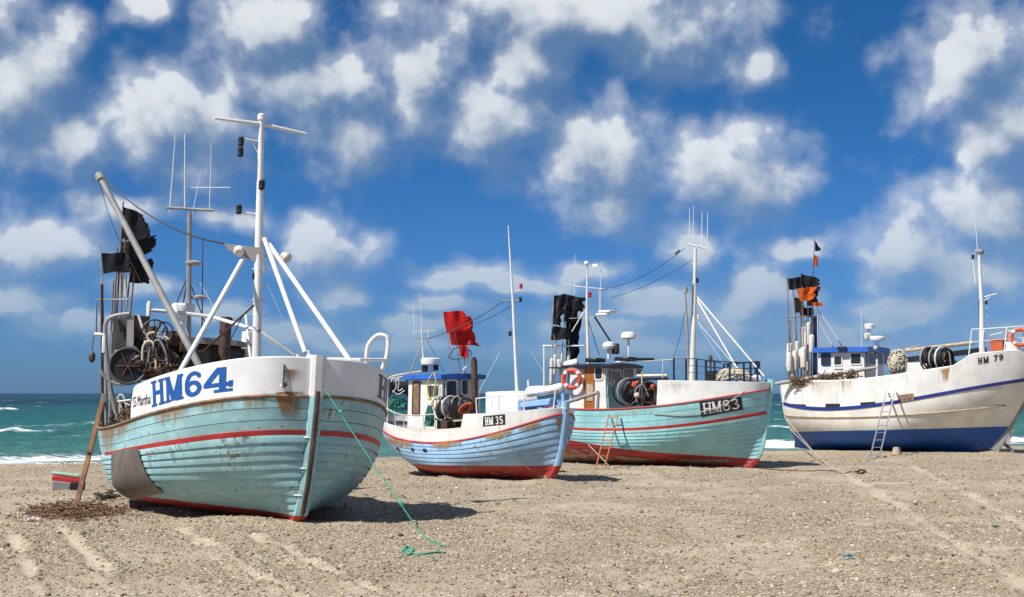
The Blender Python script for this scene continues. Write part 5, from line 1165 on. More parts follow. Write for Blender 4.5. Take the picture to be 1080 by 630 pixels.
# red flags
RFB = np.array([xf + .3, .6, 3.]); GB = 'red flag markers on the boat HM35'
marker(B, RFB, (480, 400), (467, 330), [([(467.5, 329), (490, 328), (500, 345), (471, 352)], CLR)], [], label='leftmost red flag on a slanting staff behind the cabin of HM35', group=GB, seed=11)
marker(B, RFB, (486, 398), (477, 327), [([(477.5, 330), (498, 334), (503, 363), (480, 364)], CLR)], [], label='middle red flag, the largest, with frayed tails on HM35', group=GB, seed=12, dd=.2)
marker(B, RFB, (490, 396), (490, 356), [([(473, 349), (490, 352), (510, 365), (476, 364)], CLR)], [], label='lower red flag trailing a thin tail to the right on HM35', group=GB, seed=13, dd=.35)
marker(B, RFB, (493, 396), (495, 360), [([(484, 364), (495, 365), (494, 378), (485, 376)], CLR)], [], label='small rolled red flag lowest in the bundle on HM35', group=GB, seed=14, dd=.1)
single('wire_hoop', 'bent black wire hoop round the flag staffs of HM35', 'wire', MB().tube(arc([B.D(x, y, RFB, -.1) for x, y in ((473, 377), (480, 367), (488, 368), (497, 371), (494, 377), (480, 379), (473, 377))], 4), .014, 5), BLACK, B, B.D(473, 377, RFB, -.1))
TBR = Thing('bow_line', 'thin pale rope hanging from the plate of HM35 over its planks', 'rope', B, ptB(526, 446)); TBR.part('line', MB().tube([HB.pt(np.array([q[0]]), np.array([q[1]]), -1, np.array([.09]))[0] for q in (HB.inv(526, 447), HB.inv(534, 461), HB.inv(541, 472), HB.inv(548, 481), HB.inv(557, 491), HB.inv(561, 493))], .012, 5), NETW)

# ------------------------------------------------------------------ HM83: cabin, masts and deck gear
zdC = float(HC.zs(.6)) - .1
YC = -1.15
cr = C.P(640, 410, Y=YC); xf = cr[0]; xa_ = C.P(600, 410, Y=YC)[0]; zt = C.P(640, 388, Y=YC)[2]
whC = wheelhouse(TC, xa_, xf, YC, -YC, zdC, zt, WHITEW, BLACKP, over=.16, rt=.1, lean=.1, crown=.08)
def winC(px0, px1, py0, py1, X=None, Y=None, pane=GLASS, fm=WHITEW, r=.07, name='window'):
    p = C.P((px0 + px1) / 2, (py0 + py1) / 2, X=X, Y=Y); q = C.P(px1, py0, X=X, Y=Y); q0 = C.P(px0, py0, X=X, Y=Y)
    if Y is not None: window(TC, whC, p, (1, 0, 0), (0, .02, 1), abs(q[0] - q0[0]), 2 * abs(q[2] - p[2]), fm, pane, r=r, name=name)
    else: window(TC, whC, p, (0, 1, 0), (-.04, 0, 1), abs(q[1] - q0[1]), 2 * abs(q[2] - p[2]), fm, pane, r=r, name=name)
winC(628, 635, 387, 400, Y=YC + .02); winC(617.5, 625.5, 389, 431, Y=YC + .0, pane=WOODO, fm=WOODO, r=.02, name='door')
winC(644.5, 654, 392, 401, X=xf - .03, fm=CREAM); winC(657.5, 667.5, 389.5, 398, X=xf - .06); winC(671, 677, 389.5, 396, X=xf - .06)
TC.part('door_panel', MB().box(C.P(622, 414, Y=YC - .03), (.26, .02, .62)), PALEWOOD, whC)
TC.part('front_panel', MB().prism([(xf + .01, YC + .06, zdC), (xf + .01, -YC - .06, zdC), (xf - .03, -YC - .06, zdC + .95), (xf - .03, YC + .06, zdC + .95)], (.03, 0, 0)), TEAL3, whC)
TC.part('handle', MB().tube(arc([C.P(640, 420, Y=YC - .06), C.P(643, 412, Y=YC - .1), C.P(645, 411, Y=YC - .06)], 4), .012, 5), BLACK, whC)
TC.part('roof_shade', MB().box(((xa_ - .35), YC + .5, zt + .02), (.9, 1.2, .05)), BLACKP, whC)
RC = np.array([(xf + xa_) / 2, 0, 4.]); cd = lambda x, y, d=0.: C.D(x, y, RC, d)
TC.part('radar_dome', MB().lathe([(.03, -.75), (.05, -.06), (.2, -.05), (.28, .0), (.28, .12), (.22, .2), (.08, .23)], cd(663, 356.5), n=20), WHITE)
TC.part('searchlight', MB().lathe([(.06, -.45), (.07, -.1), (.2, -.08), (.24, .02), (.2, .14), (.08, .2)], cd(642, 366), n=16), WHITEW); TC.part('radar_motor', MB().box(cd(649, 368), (.25, .25, .4)), BROWN, bevel=.05)
TC.part('liferaft_canister', MB().tube([cd(596, 390, -.3), cd(597, 386, -.3), cd(608, 383, -.3), cd(610, 386, -.3)], [.1, .17, .17, .1], 12), WHITE)
TC.part('roof_cover', MB().box(cd(660, 379, -.3), (.6, .7, .16)).box(cd(628, 380, -.2), (.5, .7, .16)), BLACKP, bevel=.04)
TC.part('roof_strip', MB().box(cd(655, 382, -1.0), (.2, .5, .06)), WHITEW, bevel=.02)
# after mast
RM = np.array([xa_ + .2, 0, 4.5]); cm_ = lambda x, y, d=0.: C.D(x, y, RM, d)
amC = TC.tube('after_mast', [cm_(621, 392), cm_(619, 330), cm_(619.5, 276)], [.07, .055, .025], WHITEW)
TC.part('mast_light', MB().lathe([(.03, -.1), (.08, -.05), (.09, .05), (.04, .1)], cm_(618.5, 278), (.3, -.9, .1), 10).box(cm_(628, 280), (.25, .06, .1)), WHITE, amC)
TC.tube('cross_arm', [cm_(604, 302), cm_(636, 305)], .02, WHITEW, amC); TC.tube('cross_arm', [cm_(600, 336), cm_(634, 335)], .008, WHITE, amC)
for a, b_ in (((606, 310), (606.5, 268)), ((633, 328), (634, 276)), ((632, 306), (632, 326))): TC.tube('whip_aerial', [cm_(*a), cm_(*b_)], [.014, .009], WHITE, amC, n=5)
TC.tube('whip_aerial', [cm_(593, 299.5), cm_(611, 302)], .007, WHITE, amC, n=4); TC.tube('whip_aerial', [cm_(628, 305), cm_(645, 305)], .007, WHITE, amC, n=4)
TC.part('lamp', drum_lamp(cm_(622, 311), (0, 0, 1), .07, .2), LENSR, amC); TC.part('radar_scanner', MB().box(cm_(640, 329), (.5, .45, .1)).box(cm_(636, 332), (.5, .3, .08)), WHITEW, amC, bevel=.03)
TC.tube('stay', [cm_(627, 334), cm_(645, 362)], .035, BLACK, amC); TC.tube('stay', [cm_(618, 330), cm_(632, 375)], .014, BLACK, amC); TC.tube('stay', [cm_(617, 327), cm_(603, 350)], .02, WHITEW, amC)
TC.tube('stern_gallows', [cm_(572, 365), cm_(616, 365)], .035, WHITEW); TC.tube('gallows_post', [cm_(574, 410), cm_(574, 365)], .04, WHITEW)
# fore mast
fm_ = C.P(730, 398, Y=0); xm = fm_[0]; ft = C.P(733, 262, Y=0)
RMM = (xm, 0, 4.); cf = lambda x, y, d=0.: C.D(x, y, RMM, d)
fmC = TC.part('fore_mast', MB().tube([np.array([xm, 0, zdC]), fm_, cf(732, 330), cf(733.5, 262)], [.11, .11, .085, .05], 12), WHITEW)
TC.part('mast_chips', MB().tube([cf(729.5, 388, -.02), cf(731.5, 300, -.02)], [.075, .05], 5), rustmat('paint_chips', (.08, .06, .05), .52, .60), fmC, attrs={'fade': [1.] * 10})
TC.tube('cross_arm', [cf(724, 257.5), cf(736, 260), cf(746, 263)], .032, WHITE, fmC)
for x, y0, y1, r in ((727, 258, 220, .016), (731, 258, 217, .012), (740, 260, 223, .016), (746, 262, 224, .016)): TC.tube('whip_aerial', [cf(x, y0), cf(x + .5, y1)], [r, r * .7], WHITE, fmC, n=5)
TC.tube('whip_aerial', [cf(718, 250.5), cf(745, 250)], .009, WHITE, fmC, n=4)
for x, y in ((735, 296), (736, 335), (733, 318)): TC.part('lamp', drum_lamp(cf(x, y), (0, 0, 1), .06, .18), BLACK if y != 335 else WHITE, fmC)
TC.tube('derrick_post', [cf(726, 400), cf(725, 352), cf(722.5, 307)], [.05, .045, .04], GREY)
TC.part('derrick_head', MB().box(cf(723, 306), (.1, .12, .2)), GREY)
stemt = np.array([HC.xs(HC.ztop) - .05, 0, HC.ztop + .05])
TC.tube('forestay_bar', [cf(735, 313), C.P(806, 397, Y=0)], .03, WHITE); TC.tube('forestay_bar', [cf(735, 316), C.P(784, 400, Y=-.3)], .03, WHITE)
TC.tube('wire', [cf(736, 340), C.P(775, 386, Y=-.4), C.P(800, 402, Y=-.2)], .009, WHITE, n=4); TC.tube('wire', [cf(738, 345), C.P(763, 384, Y=.5)], .009, WHITE, n=4)
TC.tube('wire', sag(cf(722, 262), cm_(634, 306), .25, 16), .013, DGREY, n=4); TC.tube('wire', sag(cf(730, 274), cm_(645, 314), .15, 16), .01, DGREY, n=4)
TC.tube('wire', sag(cf(722, 330), cf(706, 385), .3, 12), .01, DGREY, n=4)
TC.tube('insulator', [cf(717, 264), cf(712, 268)], .035, BLACK)
# dark foredeck railing
zfd = float(np.polyval(C_b, .1)) - .1
def rpt(x, y, side):
    tz = None
    for t_ in np.linspace(.004, .62, 400):
        p = HC.pt(np.array([t_]), np.array([float(np.polyval(C_b, min(t_, tC_e)))]), side, np.array([-.12]))[0]
        if C.px(p)[0] < x: return p
    return p
def railing(side, xs, ys, top):
    P = [rpt(x, 0, side) for x in xs]; T = [np.array([p[0], p[1], C.D(x, y, p)[2]]) for p, x, y in zip(P, xs, ys)]
    r = TC.part('guard_rail', MB().tube(T, .022, 6), NAVYR)
    for k in (.36, .68): TC.part('rail_bar', MB().tube([p + (t - p) * k for p, t in zip(P, T)], .014, 6), NAVYR, r)
    for p, t in zip(P, T): TC.tube('post', [p - np.array([0, 0, .1]), t], .036, NAVYR, r, n=6)
NAVYR = paint('dark_navy_rail', (.012, .02, .055), .4, .05, .1)
railing(-1, [711, 724, 735, 745, 770, 785, 792, 799.5], [377.5, 378, 378.5, 380, 382, 382.5, 382, 381.5], 0)
railing(1, [745, 754, 764, 768, 777, 785, 792, 797, 801], [381, 381.5, 383.5, 384, 383.5, 383, 382.5, 382, 381.5], 0)
t = np.linspace(.01, tC_e, 40); z_ = np.polyval(C_b, t) - .08; Lf = HC.pt(t, z_, -1, np.full(40, -.05)); Rt = HC.pt(t, z_, 1, np.full(40, -.05)); k = np.linspace(0, 1, 7)[None, :, None]
TC.part('foredeck', MB().grid(Lf[:, None] * (1 - k) + Rt[:, None] * k), GREY)
fe = HC.pt(np.array([tC_e]), np.array([2.]), -1)[0]; zc0, zc1 = float(HC.zs(tC_e)) - .1, float(np.polyval(C_b, tC_e)) - .03
TC.part('foredeck_bulkhead', MB().box((fe[0] + .05, 0, (zc0 + zc1) / 2), (.05, abs(fe[1]) * 2 - .1, zc1 - zc0)), WHITE)
fr_ = C.P(749.5, 385, Y=-.3); TC.part('vent_pipe', MB().lathe([(.03, -.7), (.03, .1), (.07, .12), (.07, .28), (.03, .34)], fr_, n=10), RUSTM)
single('black_tub', 'black tub on the foredeck of HM83 beside a heap of white rope', 'tub', MB().lathe([(.24, -.16), (.27, .2), (.24, .2), (.22, .0)], C.P(753, 397.5, Y=-.5), n=16), BLACK, C, C.P(753, 397.5, Y=-.5))
single('white_rope_heap', 'heap of white rope on the foredeck of HM83 under the forestays', 'rope', heap(C.P(773, 401, Y=-.4), .65, .5, .4, NETW, 50, .03, 21), NETW, C, C.P(773, 401, Y=-.4))
TC.part('windlass', MB().lathe([(.1, -.4), (.18, -.38), (.1, -.3), (.1, .3), (.18, .38), (.1, .4)], C.P(793, 400, Y=-.1), (0, 1, 0), 12), WHITEW)
TC.tube('boom_plank', [C.P(672, 396.5, Y=-.4), C.P(704, 396, Y=-.4)], .05, CREAM); TC.part('beam', MB().bar(C.P(672, 400, Y=-.4), C.P(703, 399.5, Y=-.4), .3, .1), BLACKP)
TC.tube('rail_pipe', [cd(672, 379), cd(690, 379)], .05, BLACKP); TC.tube('grab_rail', [cd(678, 381.5), C.P(711, 379, Y=-.8)], .018, CREAM); TC.tube('post', [C.P(699, 399, Y=-.8), C.P(699, 380, Y=-.8)], .018, CREAM)
# hauler
RHC = np.array([xf + 1.1, -1.15, 2.6]); hc = lambda x, y, d=0.: C.D(x, y, RHC, d); axC = C.A.T @ np.array([.5, -1, .05])
hw = TC.part('net_hauler', MB().lathe([(.42, -.6), (.42, -.52), (.2, -.48), (.2, .3), (.42, .34), (.42, .42)], hc(676, 415, .4), axC, 22).box(hc(684, 418, .4), (.4, .5, .7)), BLACK, bevel=.01)
for k, (x, y, r, m_) in enumerate(((658.5, 413, .47, BLACK), (663, 413, .46, GREY), (667, 413, .44, BLACK), (680, 414, .42, BLACK), (684, 414, .38, DGREY))): TC.part('hoop', MB().torus(hc(x, y, .25 - .12 * k), axC, r, .035, 26, 7), m_, hw)
for (x, y, r) in ((669, 406, .11), (688, 408, .10), (672, 404, .08)): TC.part('float_buoy', MB().lathe([(.02, -r), (r * .8, -r * .6), (r, 0), (r * .8, r * .6), (.02, r)], hc(x, y, -.12), (0, 0, 1), 14), REDW, hw)
for k, q in enumerate(([(672, 425), (670, 412), (678, 406), (684, 418)], [(678, 426), (682, 412), (690, 412), (691, 424)], [(664, 430), (670, 424), (680, 430), (690, 427)])): TC.tube('hydraulic_hose', arc([hc(*p, -.35) for p in q], 6), .024, (GREY, RUSTM, BLACK)[k], hw, n=6)
TC.tube('hauler_post', [hc(677, 432, -.3), hc(677, 392, -.3)], .025, CREAM, hw); TC.part('valve', MB().lathe([(.05, -.1), (.1, -.06), (.1, .06), (.04, .1)], hc(672, 417, -.35), axC, 10), CREAM, hw)
# landing pipe at the rail
lp = C.P(631, 414, Y=-1.75); TC.tube('landing_pipe', [C.P(599, 424, Y=-1.75), lp], .07, GREY, n=10); TC.tube('pipe_post', [C.P(630, 434, Y=-1.75), lp], .06, GREY, n=8)
lb = C.P(603, 400, Y=YC - .25); lifebuoy(C, lb, (.25, -1, .05), .39, .075, 'red lifebuoy on the cabin side of HM83')
# ladder, markers, ropes
ga, gb = ground_px(628, 495), ground_px(637, 495); la = C.w(HC.pt(np.array([HC.inv(644, 437)[0]]), np.array([HC.inv(644, 437)[1]]), -1, np.array([.12]))[0]); lb_ = C.w(HC.pt(np.array([HC.inv(654, 437)[0]]), np.array([HC.inv(654, 437)[1]]), -1, np.array([.12]))[0])
ladder(WORLD, ga, la, gb, lb_, 7, WOODR, 'orange brown wooden ladder leaning on the aqua hull of HM83')
GC = 'black flag markers in the stern of the boat HM83'; RFC = np.array([xa_ - .6, -.5, 3.4])
marker(C, RFC, (581, 412), (584, 308), [([(584, 312), (599, 310), (597, 331), (583, 332)], CLB), ([(583, 328), (594, 330), (592, 344), (582, 342)], CLB)], [(378, 406, .07)], label='upper left black flag with a white float in the stern of HM83', group=GC, seed=31)
marker(C, RFC, (590, 412), (597.5, 310), [([(598, 311), (620, 315), (617, 329), (596, 327)], CLB), ([(596, 324), (612, 326), (608, 340), (594, 339)], CLB)], [(372, 398, .065)], label='upper right black flag beside the after mast of HM83', group=GC, seed=32, dd=.15)
marker(C, RFC, (595, 412), (582, 342), [([(582, 344), (604, 346), (603, 358), (581, 359)], CLB)], [(379, 408, .07)], label='low left black flag above the white floats of HM83', group=GC, seed=33, dd=-.1)
marker(C, RFC, (602, 412), (598, 332), [([(597, 333), (615, 335), (612, 379), (597, 380)], CLD)], [(377, 402, .06)], label='long navy cloth hanging beside the mast of HM83', group=GC, seed=34, dd=.35)
for i, (bx, tx, f0, f1) in enumerate(((584, 588, 374, 396), (606, 594, 380, 404), (599, 601, 370, 392))):
    marker(C, RFC, (bx, 412), (tx, 318 + 6 * i), [], [(f0, f1, .06)], pole_mat=WOOD, label=('flagless marker pole leftmost among the floats of HM83', 'flagless marker pole nearest the lifebuoy of HM83', 'flagless marker pole in the middle of the floats of HM83')[i], group='flagless marker poles of the boat HM83', dd=.1 * i)
drp = [HC.inv(*p) for p in ((690, 436), (715, 437), (740, 434), (762, 427), (778, 417))]; dl = [HC.pt(np.array([t_]), np.array([z_]), -1, np.array([.06]))[0] for t_, z_ in drp] + [rpt(798, 0, -1)]
single('draped_rope', 'grey rope draped along the bow of HM83 across its number plate', 'rope', MB().tube(arc(dl, 6), .017, 6), NETW, C, dl[0])
ms = C.w(HC.pt(np.array([HC.inv(622, 468)[0]]), np.array([HC.inv(622, 468)[1]]), -1, np.array([.08]))[0]); me_ = ground_px(646, 495); single('stern_line', 'thin pale line from the side of HM83 to the sand behind the ladder', 'rope', MB().tube([ms, me_], .013, 5), NETW, WORLD, me_)
for qd in ([(640, 434), (700, 429), (700, 450), (640, 452)], [(650, 455), (700, 453), (700, 470), (650, 468)], [(690, 403), (735, 403), (735, 424), (692, 428)]): HC.stain(qd, rustmat('rust_pale', (.42, .33, .22), .42, .95, .6), -1, off=.064)
for qd in ([(700, 482), (780, 484), (780, 492), (700, 492)], [(645, 478), (700, 484), (700, 492), (645, 490)]): HC.stain(qd, rustmat('bare_wood', (.36, .27, .19), .36, .6, .9), -1, off=.066, name='worn_patch')

# ------------------------------------------------------------------ HM79: cabin, mast and deck gear
zdD = float(HD.zs(.6)) - .1
YD = -1.35
cr = D.P(913, 385, Y=YD); xf = cr[0]; xa_ = D.P(862, 385, Y=YD)[0]; zt = D.P(900, 371.5, Y=YD)[2]
whD = wheelhouse(TD, xa_, xf, YD, -YD, zdD, zt, WHITEW, BLUE, over=.16, rt=.22, lean=.1, crown=.04)
def winD(px0, px1, py0, py1, X=None, Y=None, pane=GLASS, fm=WHITEW, r=.06, name='window'):
    p = D.P((px0 + px1) / 2, (py0 + py1) / 2, X=X, Y=Y); q = D.P(px1, py0, X=X, Y=Y); q0 = D.P(px0, py0, X=X, Y=Y)
    if Y is not None: window(TD, whD, p, (1, 0, 0), (0, .02, 1), abs(q[0] - q0[0]), 2 * abs(q[2] - p[2]), fm, pane, r=r, name=name)
    else: window(TD, whD, p, (0, 1, 0), (-.04, 0, 1), abs(q[1] - q0[1]), 2 * abs(q[2] - p[2]), fm, pane, r=r, name=name)
winD(867, 875, 373.5, 385, Y=YD + .02, fm=NAVY); winD(880, 887.5, 376, 385, Y=YD + .02); winD(897.5, 908, 373, 384, Y=YD + .02)
winD(915, 922, 373, 384, X=xf - .04); winD(924.5, 930, 373, 384, X=xf - .04); winD(932, 938, 373, 384, X=xf - .04)
TD.part('door_sill', MB().box(D.P(884, 388.5, Y=YD - .01), (.4, .03, .05)), WHITEW, whD); TD.part('roof_lamp', MB().box(D.P(888, 367.5, Y=YD - .24), (.4, .12, .16)), BLACK, whD, bevel=.02); TD.part('deck_light', MB().lathe([(.06, -.1), (.1, -.03), (.1, .06), (.04, .1)], D.P(923.5, 367, Y=YD - .25), (.3, -.9, -.2), 10), CREAM, whD)
RD = np.array([xf - .6, 0, 4.6]); dd_ = lambda x, y, d=0.: D.D(x, y, RD, d)
TD.part('radar', MB().lathe([(.1, -.3), (.12, -.02), (.33, 0), (.36, .05), (.35, .16), (.3, .2)], dd_(925, 359.5), n=18), WHITE); TD.part('radar', MB().lathe([(.05, -.5), (.1, -.1), (.22, -.08), (.24, .1), (.2, .14)], dd_(917, 345), n=16), WHITEW); TD.part('searchlight', MB().box(dd_(914, 355), (.2, .2, .3)), CREAM, bevel=.04)
TD.tube('whip_aerial', [dd_(908.5, 366), dd_(908.5, 325)], [.018, .01], WHITE, n=5)
TD.tube('wire', [dd_(930, 350), D.P(960, 372, Y=0)], .008, DGREY, n=4)
# aft gallows with black post and white struts
RG = np.array([xa_ - .4, -.2, 4.5]); gd = lambda x, y, d=0.: D.D(x, y, RG, d)
TD.tube('gallows_post', [gd(859.5, 400), gd(859.5, 335)], .1, NAVYR); TD.tube('gallows_post', [gd(862, 372), gd(862, 330)], .06, WHITE); TD.tube('gallows_bar', [gd(826, 334), gd(862, 334)], .035, GREY)
for a, b_ in (((861, 324), (890, 368)), ((862, 336), (879, 367))): TD.tube('strut', [gd(*a), gd(*b_)], .03, WHITE)
# long boom along the starboard rail
YB = -1.75; TD.tube('boom', [D.P(818, 405, Y=YB), D.P(866, 397, Y=YB), D.P(925, 387.5, Y=YB)], [.09, .1, .075], GREY, n=10); TD.tube('boom_board', [D.P(832, 399.5, Y=YB + .2), D.P(855, 396, Y=YB + .2)], .05, BROWN); TD.tube('boom_crutch', [D.P(925, 400, Y=YB), D.P(925, 379, Y=YB)], .05, WHITEW)
for x in (905, 913): TD.tube('post', [D.P(x, 403, Y=YB), D.P(x - 1, 390, Y=YB)], .025, RUSTM)
gr = TD.part('gunwale_fringe', MB().box(D.P(870, 399, Y=YB + .1), (.1, .05, .05)), NETB)
hn = MB(); rs = np.random.default_rng(8)
for i in range(120):
    x = rs.uniform(836, 906); y = 404.5 - (x - 836) * .07 + rs.uniform(-4 - (x - 836) * .06, 1.5); p = D.P(x, y, Y=YB - .12 + rs.uniform(-.06, .06)); q = [p + rs.normal(0, .11, 3) * np.array([1, .3, .8]) for _ in range(4)]; hn.tube(arc(q, 3), .022, 4, caps=False)
single('hung_net', 'rusty brown net and chain hung along the after rail of HM79', 'net', hn, NETB, D, D.P(870, 402, Y=YB))
# net bundle, hauler, beams
RN = np.array([xf + .9, -1.0, 3.6]); nd = lambda x, y, d=0.: D.D(x, y, RN, d)
bn = MB(); U, V_ = np.meshgrid(np.linspace(0, 2 * math.pi, 22), np.linspace(.01, math.pi - .01, 14), indexing='ij'); kk = .8 + .25 * rs.random(U.shape); kk[-1] = kk[0]; c_ = nd(947, 383)
bn.grid(np.stack([c_[0] + .42 * kk * np.cos(U) * np.sin(V_), c_[1] + .42 * kk * np.sin(U) * np.sin(V_), c_[2] + .58 * kk * np.cos(V_)], -1))
for i in range(60):
    a = rs.uniform(0, 6.28) + np.cumsum(rs.uniform(-.5, .5, 5)); e = np.clip(rs.uniform(.3, 2.8) + np.cumsum(rs.uniform(-.4, .4, 5)), .1, 3); bn.tube(arc([(c_[0] + .43 * math.cos(u) * math.sin(v), c_[1] + .43 * math.sin(u) * math.sin(v), c_[2] + .6 * math.cos(v)) for u, v in zip(a, e)], 3), .03, 4, caps=False)
single('net_bundle', 'big bundle of beige netting hung in front of the cabin of HM79', 'net', bn, NETW, D, c_ - np.array([0, 0, .6]))
RHD = np.array([xf + 2.6, -1.3, 3.5]); hq = lambda x, y, d=0.: D.D(x, y, RHD, d); axD = D.A.T @ np.array([.8, -1, .0])
hw = TD.part('net_hauler', MB().lathe([(.48, -.6), (.48, -.5), (.36, -.48), (.36, .35), (.48, .37), (.48, .48)], hq(989, 379, .3), axD, 24), BLACK)
for k, (x, r, m_) in enumerate(((978, .5, GREY), (981, .48, BLACK), (987, .5, GREY), (993, .48, WHITEW), (997, .44, BLACK), (1000, .4, BLACK))): TD.part('hoop', MB().torus(hq(x, 378.5, .35 - .14 * k), axD, r, .04, 26, 7), m_, hw)
TD.part('hauler_base', MB().box(hq(988, 392, .3), (1.0, .5, .2)), BLACK, hw, bevel=.02)
for k, q in enumerate(([(994, 390), (996, 374), (1001, 372), (1003, 388)], [(990, 392), (998, 380), (1004, 384)])): TD.tube('hydraulic_hose', arc([hq(*p, -.4) for p in q], 6), .025, (PALEWOOD, DGREY)[k], hw, n=6)
TD.part('deck_beam', MB().bar(D.P(955, 380, Y=.3), D.P(1040, 369, Y=.3), .25, .24), BLACKP); TD.tube('derrick_pole', [D.P(955, 370, Y=.1), D.P(1027, 361.5, Y=.1)], .085, PALEWOOD); TD.tube('derrick_pole', [D.P(945, 371, Y=.6), D.P(971, 364, Y=.6)], .03, GREY)
TD.part('hatch', MB().box(D.P(967, 389, Y=-.2), (1.3, 1.4, .5)), WHITEW, bevel=.05)
single('green_tarp', 'scrap of bright green tarpaulin behind the hauler of HM79', 'tarpaulin', heap(hq(1006, 392, .4), .4, .3, .5, NETG, 12, .02, 31), flatmat('green_tarp_cloth', (.04, .30, .12), .7), D, hq(1006, 392, .4))
# fore mast and bow rail
fm_ = D.P(1036, 372, Y=0); xm = fm_[0]; RMD = (xm, 0, 5.); df = lambda x, y, d=0.: D.D(x, y, RMD, d)
fmD = TD.part('fore_mast', MB().tube([np.array([xm, 0, fm_[2] - 1.]), fm_, df(1035, 315), df(1032.5, 264)], [.14, .13, .09, .06], 12), WHITE)
TD.tube('whip_aerial', [df(1031, 264), df(1028.5, 231)], [.02, .012], WHITE, fmD, n=5); TD.part('mast_lamp', MB().box(df(1033, 265), (.3, .3, .12)).lathe([(.05, -.1), (.09, 0), (.05, .1)], df(1036, 266), (0, 0, 1), 10), GREY, fmD, bevel=.02)
TD.tube('aerial', [df(1026, 272), df(1029, 299)], .03, WHITEW, fmD); TD.part('lamp', drum_lamp(df(1026, 271), (0, 0, 1), .06, .2), BLACK, fmD); TD.tube('cross_arm', [df(1025, 268), df(1040, 268)], .015, WHITE, fmD, n=5)
TD.tube('cross_arm', [df(1036, 314), df(1051, 310)], .03, WHITE, fmD); TD.tube('lamp_bracket', [df(1036, 320), df(1045, 312)], .02, WHITE, fmD); TD.part('lamp', drum_lamp(df(1040, 319), (0, 0, 1), .06, .18), BLACK, fmD)
TD.tube('wire', [df(1033, 316), df(1033, 346)], .03, BLACK, n=5)
for y in (325, 334, 343, 352): TD.tube('step', [df(1033, y), df(1042, y)], .014, WHITE, fmD, n=5)
TD.tube('mast_leg', [df(1034, 368), df(1034, 352)], .06, WHITE)
def rptD(x, side, off=-.1):
    for t_ in np.linspace(.004, .9, 600):
        p = HD.pt(np.array([t_]), np.array([float(zbD(np.array([t_]))[0])]), side, np.array([off]))[0]
        if D.px(p)[0] < x: return p
xs_ = [1022, 1035, 1059, 1078, 1096]; P = [rptD(x, -1) for x in xs_]; T = [D.D(x + 3, y, p) for p, x, y in zip(P, xs_, (347.5, 347, 345.5, 344, 342))]
rD = TD.part('bow_rail', MB().tube(T, .026, 6), WHITE); TD.part('rail_bar', MB().tube([p + (t_ - p) * .5 for p, t_ in zip(P, T)], .016, 6), WHITE, rD)
for p, t_ in zip(P, T): TD.tube('post', [p - np.array([0, 0, .05]), t_], .026, WHITE, rD, n=6)
P2 = [rptD(x, 1) for x in (1045, 1070, 1095)]; TD.part('bow_rail', MB().tube([p + np.array([0, 0, 1.0]) for p in P2], .026, 6), WHITE)
TD.tube('rail_hook', arc([D.D(1064, 350, P[2]), D.D(1062, 354, P[2]), D.D(1064, 358, P[2])], 4), .03, ORANGE)
lifebuoy(D, D.D(1075.5, 356, P[3], -.1), (.3, -1, .05), .4, .075, 'faded orange lifebuoy on the bow rail of HM79', ORANGE)
single('orange_crate', 'orange fish crate on the foredeck of HM79 behind its rail', 'crate', (lambda m, c: m.box(c, (.5, .7, .5)).box(c + np.array([0, 0, .27]), (.56, .76, .06)))(MB(), D.P(1053, 365, Y=-.3)), paint('crate_orange', (.50, .10, .03), .6, 0, .35), D, D.P(1053, 371, Y=-.3))
TD.part('rope_locker', MB().box(D.P(1067, 366, Y=-.2), (.6, .5, .4)), WHITEW, bevel=.05)
t = np.linspace(.01, tD1, 30); z_ = zbD(t) - .12; Lf = HD.pt(t, z_, -1, np.full(30, -.05)); Rt = HD.pt(t, z_, 1, np.full(30, -.05)); k = np.linspace(0, 1, 7)[None, :, None]
TD.part('foredeck', MB().grid(Lf[:, None] * (1 - k) + Rt[:, None] * k), GREY)
# scuppers, patch board, stains
for q4 in ([(836, 426), (850, 426.5), (850, 429), (836, 428.5)], [(871, 426), (886, 426), (885.5, 429.3), (871, 429.5)], [(907.5, 424.8), (924, 424), (922, 427), (908, 428)]):
    q, P_ = HD.patch(q4, 8, 4, .02); TD.part('scupper', MB().grid(P_), BLACKL)
q, P_ = HD.patch([(948, 417), (963.5, 415), (964, 422.5), (948.5, 424.5)], 8, 5, .03); TD.part('patch_board', MB().grid(P_), WOOD)
for qd in ([(836, 404), (905, 401), (905, 426), (836, 426)], [(880, 402), (905, 401), (900, 428), (884, 430)], [(988, 390), (1004, 387), (1002, 414), (992, 418)], [(826, 405), (860, 403), (860, 424), (826, 424)]): HD.stain(qd, rustmat('rust_wide', (.44, .29, .12), .40, .95, .7), -1, off=.018)
HD.stain([(992, 391), (1002, 388), (1000, 408), (994, 410)], rustmat('rust_light', (.40, .22, .07)), -1, off=.02)
# rudder gear, chocks
TD.part('propeller', (lambda m, c: [m.box(c + .2 * np.array([0, math.cos(a), math.sin(a)]), (.05, .22, .34), np.array([[1, 0, 0], [0, math.cos(a - 1.57), -math.sin(a - 1.57)], [0, math.sin(a - 1.57), math.cos(a - 1.57)]])) for a in (0.5, 2.6, 4.7)] and m)(MB(), np.array([HD.x0 - HD.L + HD.ar + .55, 0, .55])), CREAM, bevel=.03)
for i, (x, y) in enumerate(((950, 480),)):
    p = ground_px(x, y); single('support_block', ('weathered timber block wedged under the middle of HM79', 'second timber block under HM79, farther from the ladder')[i], 'timber', MB().box(p + np.array([0, .6, .12]), (.34, .5, .36), None, .6), PALEWOOD, WORLD, p)
da, db = ground_px(917, 485), ground_px(927, 484.5); tz = HD.inv(936, 411), HD.inv(945, 411); la, lb_ = [D.w(HD.pt(np.array([q[0]]), np.array([q[1]]), -1, np.array([.1]))[0]) for q in tz]
ladder(WORLD, da, la, db, lb_, 10, ALU, 'aluminium ladder leaning on the white side of HM79')
